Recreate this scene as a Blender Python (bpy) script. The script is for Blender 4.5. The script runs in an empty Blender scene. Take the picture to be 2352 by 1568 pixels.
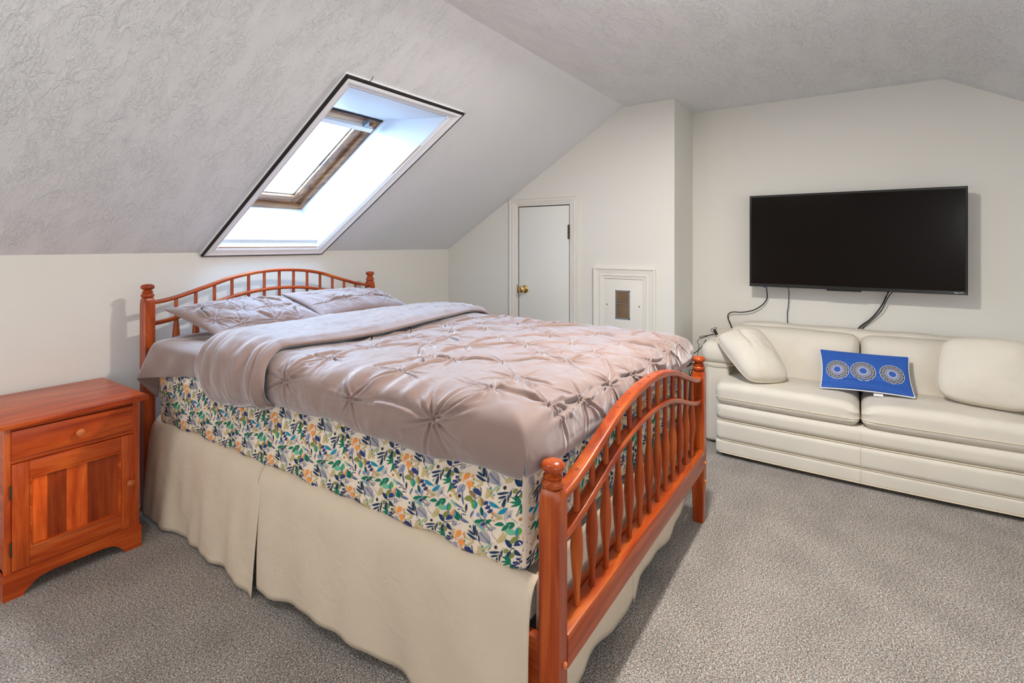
import bpy, bmesh, math, random
import numpy as np
from mathutils import Vector, Matrix, noise
random.seed(4); rng = np.random.default_rng(7)
S = bpy.context.scene
C = S.collection
PI = math.pi

# ------------------------------------------------------------------ helpers
def wloc(o):
    v = Vector((0, 0, 0))
    while o is not None:
        v += o.location; o = o.parent
    return v

def mk(name, verts, faces, mats, parent=None, smooth=True, sharp=40, fmat=None, origin=None):
    """link ONE mesh object; verts are in world space"""
    me = bpy.data.meshes.new(name)
    V = np.asarray(verts, float)
    if parent is not None:
        o0 = np.array(wloc(parent))
    elif origin is not None:
        o0 = np.array(origin, float)
    else:
        lo, hi = V.min(0), V.max(0)
        o0 = np.array([(lo[0]+hi[0])/2, (lo[1]+hi[1])/2, lo[2]])
    me.from_pydata((V-o0).tolist(), [], [tuple(f) for f in faces])
    if not isinstance(mats, (list, tuple)): mats = [mats]
    for m in mats: me.materials.append(m)
    if fmat is not None:
        me.polygons.foreach_set('material_index', list(fmat))
    me.polygons.foreach_set('use_smooth', [smooth]*len(me.polygons))
    me.update()
    if smooth and sharp: me.set_sharp_from_angle(angle=math.radians(sharp))
    o = bpy.data.objects.new(name, me); C.objects.link(o)
    if parent is not None: o.parent = parent
    else: o.location = o0
    return o

def thing(name, label, cat, loc, group=None):
    o = bpy.data.objects.new(name, None); C.objects.link(o)
    o.location = loc; o.empty_display_size = .1
    return tag(o, label, cat, group)

def tag(o, label, cat, group=None):
    o['label'] = label; o['category'] = cat
    if group: o['group'] = group
    return o

def struct(o):
    o['kind'] = 'structure'; return o

class G:
    """collects geometry for one mesh"""
    def __init__(s): s.v = []; s.f = []; s.m = []
    def add(s, v, f, m=0):
        b = len(s.v); s.v += [tuple(p) for p in v]
        for q in f: s.f.append(tuple(i+b for i in q)); s.m.append(m)
        return s
    def mk(s, name, mats, parent=None, **k):
        return mk(name, s.v, s.f, mats, parent, fmat=s.m, **k)

def box_vf(x0, x1, y0, y1, z0, z1, bev=0.0):
    if bev <= 0:
        v = [(x, y, z) for z in (z0, z1) for y in (y0, y1) for x in (x0, x1)]
        return v, [(0,2,3,1),(4,5,7,6),(0,1,5,4),(2,6,7,3),(0,4,6,2),(1,3,7,5)]
    bm = bmesh.new(); bmesh.ops.create_cube(bm, size=1)
    for w in bm.verts:
        w.co = Vector(((x0+x1)/2+w.co.x*(x1-x0), (y0+y1)/2+w.co.y*(y1-y0), (z0+z1)/2+w.co.z*(z1-z0)))
    bmesh.ops.bevel(bm, geom=bm.edges[:], offset=bev, segments=2, profile=.6, affect='EDGES')
    bm.verts.index_update()
    r = [tuple(w.co) for w in bm.verts], [tuple(w.index for w in f.verts) for f in bm.faces]
    bm.free(); return r

def box(name, mat, parent, x0, x1, y0, y1, z0, z1, bev=.002, **k):
    v, f = box_vf(x0, x1, y0, y1, z0, z1, bev)
    return mk(name, v, f, mat, parent, **k)

def lathe_vf(prof, c, axis='z', n=20):
    """prof: list of (r, h)"""
    v, f = [], []
    for r, h in prof:
        for i in range(n):
            a = 2*PI*i/n; p = (r*math.cos(a), r*math.sin(a), h)
            if axis == 'y': p = (p[0], p[2], p[1])
            if axis == 'x': p = (p[2], p[0], p[1])
            v.append((c[0]+p[0], c[1]+p[1], c[2]+p[2]))
    m = len(prof)
    for j in range(m-1):
        for i in range(n):
            q = (j*n+i, j*n+(i+1)%n, (j+1)*n+(i+1)%n, (j+1)*n+i)
            f.append(q if axis != 'y' else q[::-1])
    f.append(tuple(range(n))[::-1]); f.append(tuple((m-1)*n+i for i in range(n)))
    return v, f

def catmull(pts, n=8):
    P = [np.array(p, float) for p in pts]; P = [2*P[0]-P[1]]+P+[2*P[-1]-P[-2]]
    out = []
    for i in range(1, len(P)-2):
        for k in range(n):
            t = k/n
            out.append(.5*((2*P[i])+(-P[i-1]+P[i+1])*t+(2*P[i-1]-5*P[i]+4*P[i+1]-P[i+2])*t*t+(-P[i-1]+3*P[i]-3*P[i+1]+P[i+2])*t**3))
    out.append(P[-2]); return out

def sweep_vf(path, sect, up=(0, 0, 1), cap=True):
    """sweep 2D section [(a,b)] (a along side, b along up-ish) along path"""
    v, f = [], []; n = len(sect); P = [Vector(p) for p in path]
    for i, p in enumerate(P):
        t = (P[min(i+1, len(P)-1)]-P[max(i-1, 0)]).normalized()
        u = Vector(up)
        if abs(t.dot(u)) > .95: u = Vector((1, .3, 0)).normalized()
        s = t.cross(u).normalized(); w = s.cross(t).normalized()
        for a, b in sect: v.append(tuple(p+s*a+w*b))
    for i in range(len(P)-1):
        for k in range(n):
            f.append((i*n+k, (i+1)*n+k, (i+1)*n+(k+1) % n, i*n+(k+1) % n))
    if cap:
        f.append(tuple(range(n))); f.append(tuple((len(P)-1)*n+k for k in range(n))[::-1])
    return v, f

def circ(r, n=8): return [(r*math.cos(2*PI*i/n), r*math.sin(2*PI*i/n)) for i in range(n)]

def tube_vf(pts, r, n=8, sub=6): return sweep_vf(catmull(pts, sub), circ(r, n))

def grid_f(nu, nv, flip=False):
    i = np.arange(nu-1)[:, None]; j = np.arange(nv-1)[None, :]
    a = (i*nv+j).ravel(); q = np.stack([a, a+nv, a+nv+1, a+1], 1)
    return (q[:, ::-1] if flip else q).tolist()

def rbox_vf(lo, hi, r, seg=.03, rs=4, fn=None):
    """rounded box with dense grid; fn(P) displaces (n,3) array"""
    def samples(a, b):
        m = max(1, int((b-a-2*r)/seg)); e = [r*(1-math.tan(PI/4*(1-k/rs))) for k in range(rs+1)]
        return [a+x for x in e]+[a+r+(b-a-2*r)*k/m for k in range(1, m)]+[b-x for x in e[::-1]]
    ax = [samples(lo[i], hi[i]) for i in range(3)]
    idx, v, f = {}, [], []
    def vid(p):
        k = tuple(round(c, 6) for c in p)
        if k not in idx: idx[k] = len(v); v.append(p)
        return idx[k]
    for d in range(3):
        e, g = [(1, 2), (2, 0), (0, 1)][d]
        for side in (0, 1):
            for i in range(len(ax[e])-1):
                for j in range(len(ax[g])-1):
                    q = []
                    for ii, jj in ((i, j), (i+1, j), (i+1, j+1), (i, j+1)):
                        p = [0]*3; p[d] = (lo, hi)[side][d]; p[e] = ax[e][ii]; p[g] = ax[g][jj]; q.append(vid(tuple(p)))
                    f.append(tuple(q) if side else tuple(q[::-1]))
    V = np.array(v); Lo = np.array(lo)+r; Hi = np.array(hi)-r
    Cc = np.clip(V, Lo, Hi); D = V-Cc; L = np.linalg.norm(D, axis=1, keepdims=True); V = Cc+D/np.maximum(L, 1e-9)*r
    if fn is not None: V = fn(V)
    return V, f

def nz(P, s, seed=0.0, oct=2):
    """scalar perlin over array of points"""
    return np.array([noise.fractal(Vector((p[0]*s[0]+seed, p[1]*s[1], p[2]*s[2])), 1.0, 2.0, oct) for p in P])

# ------------------------------------------------------------------ materials
def srgb(r, g, b):
    return tuple(((c/255)/12.92 if c/255 <= .04045 else ((c/255+.055)/1.055)**2.4) for c in (r, g, b))+(1,)

def mat(name, col, rough=.5, spec=.5, metal=0, **k):
    m = bpy.data.materials.new(name); m.use_nodes = True
    b = m.node_tree.nodes['Principled BSDF']
    b.inputs['Base Color'].default_value = col; b.inputs['Roughness'].default_value = rough
    b.inputs['Specular IOR Level'].default_value = spec; b.inputs['Metallic'].default_value = metal
    for a, v in k.items(): b.inputs[a.replace('_', ' ')].default_value = v
    return m

class N:
    def __init__(s, m): s.t = m.node_tree; s.b = s.t.nodes['Principled BSDF']
    def n(s, typ, **k):
        x = s.t.nodes.new(typ)
        for a, v in k.items():
            if a in x.inputs.keys(): x.inputs[a].default_value = v
            else: setattr(x, a, v)
        return x
    def l(s, a, b): s.t.links.new(a, b)
    def coords(s, scale, rot=(0, 0, 0)):
        tc = s.n('ShaderNodeTexCoord'); mp = s.n('ShaderNodeMapping')
        mp.inputs['Scale'].default_value = scale; mp.inputs['Rotation'].default_value = rot
        s.l(tc.outputs['Object'], mp.inputs['Vector']); return mp.outputs['Vector']
    def ramp(s, fac, stops):
        r = s.n('ShaderNodeValToRGB'); e = r.color_ramp.elements
        e[0].position, e[0].color = stops[0]; e[1].position, e[1].color = stops[-1]
        for p, c in stops[1:-1]:
            x = e.new(p); x.color = c
        s.l(fac, r.inputs['Fac']); return r.outputs['Color']
    def bump(s, h, strength=.3, dist=.01):
        b = s.n('ShaderNodeBump', Strength=strength, Distance=dist); s.l(h, b.inputs['Height'])
        s.l(b.outputs['Normal'], s.b.inputs['Normal']); return b

def wood(name, axis, light, mid, dark, rough=.28, scale=1.0, bands=0):
    m = mat(name, mid, rough, .32); g = N(m)
    g.b.inputs['Coat Weight'].default_value = .12; g.b.inputs['Coat Roughness'].default_value = .18
    s = [26*scale]*3; s['xyz'.index(axis)] = 2.2*scale
    v = g.coords(s)
    n1 = g.n('ShaderNodeTexNoise', Scale=1.0, Detail=6.0, Roughness=.6, Distortion=.8); g.l(v, n1.inputs['Vector'])
    col = g.ramp(n1.outputs['Fac'], [(.28, dark), (.5, mid), (.75, light)])
    s2 = [320*scale]*3; s2['xyz'.index(axis)] = 9*scale
    v2 = g.coords(s2); n2 = g.n('ShaderNodeTexNoise', Scale=1.0, Detail=3.0); g.l(v2, n2.inputs['Vector'])
    mx = g.n('ShaderNodeMix', data_type='RGBA', blend_type='MULTIPLY'); mx.inputs['Factor'].default_value = .25
    g.l(col, mx.inputs['A']); g.l(n2.outputs['Color'], mx.inputs['B'])
    r2 = g.ramp(n2.outputs['Fac'], [(.35, (.6, .6, .6, 1)), (.6, (1, 1, 1, 1))]); g.l(r2, mx.inputs['B'])
    g.l(mx.outputs['Result'], g.b.inputs['Base Color'])
    return m

def plaster(name, col, strength, scale, rot=0.0, patch=True, stretch=(1, 1, 1), fade=None, dist=.006):
    m = mat(name, col, .62, .35); g = N(m)
    v = g.coords(stretch, (0, 0, rot))
    w = g.n('ShaderNodeTexNoise', Scale=scale*.35, Detail=3.0); g.l(v, w.inputs['Vector'])
    n1 = g.n('ShaderNodeTexNoise', Scale=scale, Detail=4.0, Roughness=.55, Distortion=1.2); g.l(v, n1.inputs['Vector'])
    r1 = g.ramp(n1.outputs['Fac'], [(.475, (0, 0, 0, 1)), (.51, (.8, .8, .8, 1)), (.64, (1, 1, 1, 1))])
    n2 = g.n('ShaderNodeTexNoise', Scale=scale*2.6, Detail=3.0, Distortion=1.5); g.l(v, n2.inputs['Vector'])
    r2 = g.ramp(n2.outputs['Fac'], [(.5, (0, 0, 0, 1)), (.58, (1, 1, 1, 1))])
    a = g.n('ShaderNodeMath', operation='MULTIPLY_ADD'); g.l(r2, a.inputs[0]); a.inputs[1].default_value = .35; g.l(r1, a.inputs[2])
    p = g.ramp(w.outputs['Fac'], [(.36, (.1, .1, .1, 1)), (.6, (1, 1, 1, 1))])
    b = g.n('ShaderNodeMath', operation='MULTIPLY'); g.l(a.outputs[0], b.inputs[0]); g.l(p, b.inputs[1])
    h = b.outputs[0]
    if fade:
        tc = g.n('ShaderNodeTexCoord'); sp = g.n('ShaderNodeSeparateXYZ'); g.l(tc.outputs['Object'], sp.inputs[0])
        mr = g.n('ShaderNodeMapRange'); g.l(sp.outputs['X'], mr.inputs['Value']); mr.inputs['From Min'].default_value = fade[0]; mr.inputs['From Max'].default_value = fade[1]; mr.inputs['To Min'].default_value = 1; mr.inputs['To Max'].default_value = .18
        mm = g.n('ShaderNodeMath', operation='MULTIPLY'); g.l(h, mm.inputs[0]); g.l(mr.outputs[0], mm.inputs[1]); h = mm.outputs[0]
    g.bump(h, strength, dist)
    return m

def fabric(name, col, rough=.8, weave=900, sheen=.0, bump=.15, spec=.3, var=.06, wr=0):
    m = mat(name, col, rough, spec); g = N(m)
    if sheen:
        g.b.inputs['Sheen Weight'].default_value = sheen; g.b.inputs['Sheen Roughness'].default_value = .45; g.b.inputs['Sheen Tint'].default_value = (.90, .93, 1, 1)
    v = g.coords((1, 1, 1))
    n1 = g.n('ShaderNodeTexNoise', Scale=7.0, Detail=3.0); g.l(v, n1.inputs['Vector'])
    lo = tuple(c*(1-var) for c in col[:3])+(1,); hi = tuple(min(1, c*(1+var)) for c in col[:3])+(1,)
    g.l(g.ramp(n1.outputs['Fac'], [(.3, lo), (.7, hi)]), g.b.inputs['Base Color'])
    n2 = g.n('ShaderNodeTexNoise', Scale=float(weave), Detail=2.0); g.l(v, n2.inputs['Vector'])
    h = n2.outputs['Fac']
    if wr:
        n3 = g.n('ShaderNodeTexNoise', Scale=float(wr), Detail=4.0, Distortion=1.0); g.l(v, n3.inputs['Vector'])
        a = g.n('ShaderNodeMath', operation='MULTIPLY_ADD'); g.l(n3.outputs['Fac'], a.inputs[0]); a.inputs[1].default_value = 6.0; g.l(h, a.inputs[2]); h = a.outputs[0]
    g.bump(h, bump, .0015)
    return m

M = {}
M['wall'] = plaster('wall_paint', srgb(222, 219, 212), .05, 60)
M['slope'] = plaster('slope_plaster', srgb(232, 233, 236), .66, 21, .35, True, (2.0, .7, .7), (.7, 2.3), .007)
M['ceil'] = plaster('ceiling_plaster', srgb(232, 233, 235), .6, 13, .5, True, (.8, 2.2, 1), None, .009)
M['trim'] = mat('trim_paint', srgb(224, 220, 212), .4, .4)
M['door'] = mat('door_paint', srgb(226, 225, 219), .4, .4)
M['white'] = mat('white_paint', srgb(240, 241, 243), .45, .4)
M['casing'] = mat('casing_paint', srgb(236, 236, 238), .4, .4)
M['black'] = mat('black_edge', srgb(30, 24, 26), .5, .3)
M['brass'] = mat('brass', (.72, .52, .22, 1), .18, .5, 1.0)
M['dkmetal'] = mat('bronze_hinge', (.09, .065, .045, 1), .4, .5, .7)
M['dark'] = mat('dark_gap', (.012, .010, .010, 1), .8, .1)
WL, WM, WD = (.56, .135, .024, 1), (.37, .055, .0085, 1), (.19, .020, .0035, 1)
for a in 'xyz': M['wood_'+a] = wood('cherry_wood_'+a, a, WL, WM, WD)
for a in 'xyz': M['ns_'+a] = wood('bright_cherry_'+a, a, (.72, .165, .026, 1), (.50, .070, .009, 1), (.26, .024, .003, 1))
M['wood_light'] = wood('light_cherry_knob', 'z', (.66, .22, .075, 1), (.56, .15, .045, 1), (.42, .09, .022, 1))
M['plug'] = mat('dark_plug', (.22, .035, .012, 1), .35, .5)
for a in 'xy': M['pine_'+a] = wood('pine_sash_'+a, a, (.40, .24, .11, 1), (.24, .11, .045, 1), (.06, .018, .010, 1), .45, 1.0)
TAUPE = (.250, .166, .142, 1)
M['duvet'] = fabric('taupe_sateen', TAUPE, .62, 1400, .85, .10, .25, .03)
M['sheetbase'] = fabric('floral_sheet_ground', srgb(238, 222, 204), .75, 1200, .0, .08, .25, .01)
M['skirt'] = fabric('cream_cotton', srgb(216, 200, 178), .75, 1000, .0, .55, .25, .03, 11)
M['boxspring'] = fabric('white_ticking', srgb(232, 232, 230), .7, 500, .0, .1, .3, .02)
M['sofa'] = fabric('cream_upholstery', srgb(217, 209, 195), .62, 260, .0, .16, .4, .03)
M['piping'] = fabric('upholstery_piping', srgb(214, 200, 176), .7, 400, .0, .1, .3, .02)
M['blue'] = fabric('blue_cotton', srgb(44, 88, 168), .7, 1200, .0, .1, .3, .05)
M['navy'] = mat('navy_thread', srgb(24, 48, 104), .7, .3)
M['cream'] = mat('cream_thread', srgb(226, 224, 226), .7, .3)
M['yellow'] = mat('yellow_thread', srgb(214, 214, 70), .7, .3)
M['tvscreen'] = mat('tv_glass', (.0045, .0022, .0016, 1), .16, .16)
M['tvframe'] = mat('tv_bezel', (.008, .008, .009, 1), .22, .5)
M['logo'] = mat('logo_print', (.7, .7, .75, 1), .5, .3)
M['cable'] = mat('black_cable', (.016, .013, .013, 1), .45, .4)
M['filter'] = fabric('brown_filter', srgb(120, 98, 78), .9, 160, .0, .3, .1, .25)
M['galv'] = mat('grey_metal', srgb(150, 158, 166), .4, .5, .6)
M['ochre'] = mat('ochre_gap', srgb(186, 140, 70), .7, .2)

# door panel boards: five vertical boards of different tone
def boards():
    m = wood('cherry_boards', 'z', (.66, .15, .024, 1), (.46, .066, .0085, 1), (.25, .024, .003, 1)); g = N(m)
    tc = g.n('ShaderNodeTexCoord'); sp = g.n('ShaderNodeSeparateXYZ'); g.l(tc.outputs['Generated'], sp.inputs[0])
    c = g.ramp(sp.outputs['X'], [(0, (1.9, 1.9, 1.7, 1)), (.165, (1.9, 1.9, 1.7, 1)), (.18, (.72, .62, .6, 1)), (.375, (.72, .62, .6, 1)), (.385, (1.8, 1.75, 1.6, 1)), (.61, (1.6, 1.5, 1.4, 1)), (.62, (.62, .52, .5, 1)), (1, (.75, .65, .6, 1))])
    mx = g.n('ShaderNodeMix', data_type='RGBA', blend_type='MULTIPLY'); mx.inputs['Factor'].default_value = 1
    src = g.b.inputs['Base Color'].links[0].from_socket
    g.l(src, mx.inputs['A']); g.l(c, mx.inputs['B']); g.l(mx.outputs['Result'], g.b.inputs['Base Color'])
    return m
M['boards'] = boards()

# carpet
def carpet():
    m = mat('grey_carpet', (.2, .18, .17, 1), .95, .1); g = N(m)
    v = g.coords((1, 1, 1))
    n1 = g.n('ShaderNodeTexNoise', Scale=210.0, Detail=2.0, Roughness=.7); g.l(v, n1.inputs['Vector'])
    n2 = g.n('ShaderNodeTexNoise', Scale=5.0, Detail=3.0); g.l(v, n2.inputs['Vector'])
    n3 = g.n('ShaderNodeTexNoise', Scale=90.0, Detail=2.0); g.l(v, n3.inputs['Vector'])
    c = g.ramp(n1.outputs['Fac'], [(.30, (.10, .088, .08, 1)), (.45, (.33, .30, .28, 1)), (.55, (.56, .525, .49, 1)), (.68, (.95, .92, .88, 1))])
    t = g.ramp(n2.outputs['Fac'], [(.3, (.80, .80, .80, 1)), (.7, (1.03, 1.03, 1.03, 1))])
    t3 = g.ramp(n3.outputs['Fac'], [(.35, (.8, .78, .76, 1)), (.65, (1.1, 1.1, 1.1, 1))])
    mx = g.n('ShaderNodeMix', data_type='RGBA', blend_type='MULTIPLY'); mx.inputs['Factor'].default_value = 1
    g.l(c, mx.inputs['A']); g.l(t, mx.inputs['B'])
    m2 = g.n('ShaderNodeMix', data_type='RGBA', blend_type='MULTIPLY'); m2.inputs['Factor'].default_value = 1
    g.l(mx.outputs['Result'], m2.inputs['A']); g.l(t3, m2.inputs['B'])
    n4 = g.n('ShaderNodeTexNoise', Scale=130.0, Detail=1.0); n4.inputs['Distortion'].default_value = .6; g.l(v, n4.inputs['Vector'])
    t4 = g.ramp(n4.outputs['Fac'], [(.38, (1.06, .95, .87, 1)), (.5, (1, 1, 1, 1)), (.62, (.96, 1.01, 1.03, 1))])
    m3 = g.n('ShaderNodeMix', data_type='RGBA', blend_type='MULTIPLY'); m3.inputs['Factor'].default_value = 1
    g.l(m2.outputs['Result'], m3.inputs['A']); g.l(t4, m3.inputs['B']); g.l(m3.outputs['Result'], g.b.inputs['Base Color'])
    g.bump(n1.outputs['Fac'], .9, .01)
    return m
M['carpet'] = carpet()

def glass():
    m = bpy.data.materials.new('window_glass'); m.use_nodes = True; t = m.node_tree; t.nodes.clear()
    o = t.nodes.new('ShaderNodeOutputMaterial'); a = t.nodes.new('ShaderNodeBsdfTransparent'); b = t.nodes.new('ShaderNodeBsdfGlossy')
    b.inputs['Roughness'].default_value = .05; x = t.nodes.new('ShaderNodeMixShader'); x.inputs[0].default_value = .04; t.links.new(a.outputs[0], x.inputs[1]); t.links.new(b.outputs[0], x.inputs[2])
    t.links.new(x.outputs[0], o.inputs[0]); return m
M['glass'] = glass()

# ------------------------------------------------------------------ the room
XL, XD, XT = -1.5, 3.406, 3.859
YK, YR, YN = 2.96, 1.002, -2.05
ZC, ZK, K = 2.2025, 1.2007, .622
YB = YK-(ZC-ZK)/K                 # ceiling break over the bed
YB2, K2 = -.41, .55               # break of the other slope
ZN = ZC-K2*(YB2-YN)
T = .06
def slab(name, quad_in, out, m):
    """thick panel: inner polygon + outward offset"""
    n = len(quad_in); v = list(quad_in)+[tuple(a+b for a, b in zip(p, out)) for p in quad_in]
    f = [tuple(range(n)), tuple(range(n, 2*n))[::-1]]+[(i, i+n, (i+1) % n+n, (i+1) % n) for i in range(n)]
    return struct(mk(name, v, f, m, smooth=False, origin=(0, 0, 0)))
box_f = slab('floor', [(XL, YN, 0), (XT, YN, 0), (XT, YK, 0), (XL, YK, 0)], (0, 0, -T), M['carpet'])
slab('wall_back', [(XL, YK, 0), (XL, YK, ZK), (XD, YK, ZK), (XD, YK, 0)], (0, T, 0), M['wall'])
slab('wall_right', [(XT, YN, 0), (XT, YN, ZN), (XT, YB2, ZC), (XT, YR, ZC), (XT, YR, 0)], (T, 0, 0), M['wall'])
slab('wall_alcove', [(XD+T*.8, YR, 0), (XD+T*.8, YR, ZC), (XT, YR, ZC), (XT, YR, 0)], (0, .05, 0), M['wall'])
slab('wall_left', [(XL, YN, 0), (XL, YN, ZN), (XL, YB2, ZC), (XL, YB, ZC), (XL, YK, ZK), (XL, YK, 0)], (-T, 0, 0), M['wall'])
slab('wall_front', [(XL, YN, 0), (XL, YN, ZN), (XT, YN, ZN), (XT, YN, 0)], (0, -T, 0), M['wall'])
slab('ceiling', [(XL, YB2, ZC), (XT, YB2, ZC), (XT, YB, ZC), (XL, YB, ZC)], (0, 0, T), M['ceil'])
slab('ceiling_front', [(XL, YN, ZN), (XT, YN, ZN), (XT, YB2, ZC), (XL, YB2, ZC)], (0, 0, T), M['ceil'])
def zs(y): return ZK+K*(YK-y)
# sloped ceiling with the skylight opening
SX0, SX1, SY0, SY1 = 1.427, 2.062, 1.802, 2.907
g = G(); yt = YB-.0
def sq(x0, x1, y0, y1, rot=False):
    v = [(x0, y0, zs(y0)), (x1, y0, zs(y0)), (x1, y1, zs(y1)), (x0, y1, zs(y1))]
    v2 = [(a, b, c+.04) for a, b, c in v]
    g.add(v+v2, [(0, 1, 2, 3), (7, 6, 5, 4)])
for a in ((XL, SX0, YB, YK), (SX1, XD, YB, YK), (SX0, SX1, YB, SY0), (SX0, SX1, SY1, YK)): sq(*a)
struct(g.mk('ceiling_back', M['slope'], smooth=False, origin=(0, 0, 0)))
# end wall with openings for the little door and the access panel left as solid wall behind them
slab('wall_end', [(XD, YR, 0), (XD, YR, ZC), (XD, YB, ZC), (XD, YK, ZK), (XD, YK, 0)], (T*.8, 0, 0), M['wall'])

# mitred casing around an opening, on plane x = XD
def casing(y0, y1, z0, z1, iy0, iy1, iz1, prof, iz0=None):
    """prof: list of (t 0 outer..1 inner, depth). returns geometry of a 3 or 4 sided frame with mitres"""
    gg = G(); four = iz0 is not None
    rings = []
    for t, d in prof:
        a, b, top = y0+(iy0-y0)*t, y1+(iy1-y1)*t, z1+(iz1-z1)*t
        bot = z0+((iz0-z0)*t if four else 0)
        rings.append([(XD-d, a, bot), (XD-d, a, top), (XD-d, b, top), (XD-d, b, bot)])
    for i in range(len(prof)-1):
        segs = 4 if four else 3
        for k in range(segs):
            q = [rings[i][k], rings[i][(k+1) % 4], rings[i+1][(k+1) % 4], rings[i+1][k]]
            gg.add(q, [(0, 1, 2, 3)])
    return gg
PR = [(0, 0), (0, .018), (.1, .021), (.2, .016), (.32, .016), (.4, .019), (.62, .013), (.72, .015), (.8, .010), (1, .010), (1, 0)]
door = struct(box('door_1', M['door'], None, XD-.008, XD-.0005, 1.776, 2.220, .0, 1.534, .001))
struct(casing(1.702, 2.309, 0, 1.603, 1.770, 2.226, 1.541, PR).mk('trim_1', M['trim'], smooth=False))
box('jamb_gap', M['dark'], door, XD-.006, XD-.0005, 1.7705, 1.776, 0, 1.54, 0)
box('jamb_gap', M['dark'], door, XD-.006, XD-.0005, 2.220, 2.2255, 0, 1.54, 0)
box('jamb_gap', M['dark'], door, XD-.006, XD-.0005, 1.7705, 2.2255, 1.534, 1.5405, 0)
kb = [(.032, 0), (.032, -.003), (.026, -.008), (.013, -.010), (.012, -.026), (.018, -.030), (.026, -.040), (.027, -.050), (.022, -.058), (.010, -.061), (.009, -.056), (.002, -.056)]
v, f = lathe_vf(kb, (XD-.008, 2.165, .893), 'x', 24); k = mk('door_knob', v, [q[::-1] for q in f], M['brass'], door); k['label'] = 'polished brass round door knob'
box('latch_plate', M['brass'], door, XD-.0135, XD-.009, 2.222, 2.236, .862, .925, .001)
hg = G(); hg.add(*lathe_vf([(.005, 0), (.005, .034), (.0042, .035), (.0042, .036), (.005, .037), (.005, .068), (.0042, .069), (.0042, .070), (.005, .071), (.005, .105), (.003, .112)], (XD-.013, 1.772, 1.283), 'z', 10))
hg.add(*box_vf(XD-.0095, XD-.0082, 1.772, 1.788, 1.283, 1.388)); hg.mk('hinge', M['dkmetal'], door)

# access panel
ap = struct(box('access_panel', M['trim'], None, XD-.008, XD-.0005, 1.213, 1.496, .46, 1.002, .001))
ap['label'] = 'white painted access panel with a framed brown filter vent'; ap['category'] = 'panel'; ap['kind'] = 'thing'
PR2 = [(0, 0), (0, .020), (.06, .024), (.14, .024), (.18, .018), (.58, .014), (.62, .018), (.70, .019), (.74, .014), (.98, .012), (1, .010), (1, 0)]
casing(1.124, 1.578, .37, 1.081, 1.213, 1.496, 1.002, PR2, .46).mk('panel_frame', M['trim'], ap, smooth=False)
gv = G()
y0, y1, z0, z1 = 1.305, 1.410, .724, .924
for a in ((y0, y0+.007, z0, z1), (y1-.007, y1, z0, z1), (y0, y1, z0, z0+.007), (y0, y1, z1-.007, z1), (y0+.007, y1-.007, .827, .831)):
    gv.add(*box_vf(XD-.0125, XD-.0082, *a))
vf = gv.mk('vent_frame', M['galv'], ap, smooth=False)
box('filter', M['filter'], vf, XD-.0095, XD-.0085, y0+.006, y1-.006, z0+.006, z1-.006, 0)
box('panel_gap', M['dark'], ap, XD-.0092, XD-.0002, 1.2125, 1.4965, 1.001, 1.0035, 0)
for y, z in ((1.474, .82), (1.238, .818)):
    v, f = lathe_vf([(.0045, 0), (.0045, -.002), (.003, -.003)], (XD-.008, y, z), 'x', 10); mk('screw', v, [q[::-1] for q in f], M['dkmetal'], ap)

# ------------------------------------------------------------------ skylight
LS = math.sqrt(1+K*K); NRM = (0, K/LS, 1/LS); UP = (0, -1/LS, K/LS)     # outward normal and up-slope direction
def sl(x, y, w):      # point on slope at (x,y) pushed w outward
    return (x, y+NRM[1]*w, zs(y)+NRM[2]*w)
win = bpy.data.objects.new('window_1', None); C.objects.link(win); win.location = (1.75, 2.3, 1.6); struct(win)
def ringq(rings):
    gg = G()
    for i in range(len(rings)-1):
        for k in range(4):
            gg.add([rings[i][k], rings[i][(k+1) % 4], rings[i+1][(k+1) % 4], rings[i+1][k]], [(0, 1, 2, 3)])
    return gg
def rr(x0, x1, y0, y1, w, dy=0): return [sl(x0, y0, w), sl(x1, y0, w), sl(x1, y1, w), sl(x0, y1, w)]
OX0, OX1, OY0, OY1 = 1.370, 2.124, 1.746, 2.962
def off(t, w): return rr(OX0+t, OX1-t, OY0+t*.86, OY1-t*.86, w)
gs = ringq([off(-.001, -.012), off(-.0025, -.018), off(.001, -.0265), off(.007, -.0270), off(.010, -.024)])
gs.mk('edge_strip', M['black'], win, smooth=False)['label'] = 'thin black edging strip around the skylight'
gs = ringq([off(.000, .004), off(-.001, -.017), off(.004, -.020), off(.007, -.0255), off(.020, -.029), off(.026, -.024), off(.044, -.016), off(.050, -.017), off(.056, -.010), off(.0605, -.006), off(.0605, .03)])
gs.mk('window_casing', M['casing'], win, smooth=False)
# thin ochre gap line at the inner edge
gs = G(); gs.add([sl(SX0+.01, SY1-.004, -.006), sl(SX1-.01, SY1-.004, -.006), sl(SX1-.01, SY1+.003, -.007), sl(SX0+.01, SY1+.003, -.007)], [(0, 1, 2, 3)])
gs.add([sl(SX1+.003, 2.0, -.0125), sl(SX1+.003, 2.22, -.0125), sl(SX1-.003, 2.22, -.012), sl(SX1-.003, 2.0, -.012)], [(0, 1, 2, 3)])
gs.mk('caulk_gap', M['ochre'], win, smooth=False)
for pts in ([sl(1.45, 1.765, -.02), sl(1.462, 1.742, -.024), sl(1.478, 1.735, -.026), sl(1.474, 1.712, -.026)], [sl(2.10, 1.765, -.02), sl(2.112, 1.745, -.024), sl(2.122, 1.738, -.024), sl(2.130, 1.744, -.022)]):
    v, f = tube_vf(pts, .0014, 6, 3); mk('bent_nail', v, f, M['black'], win)
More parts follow.
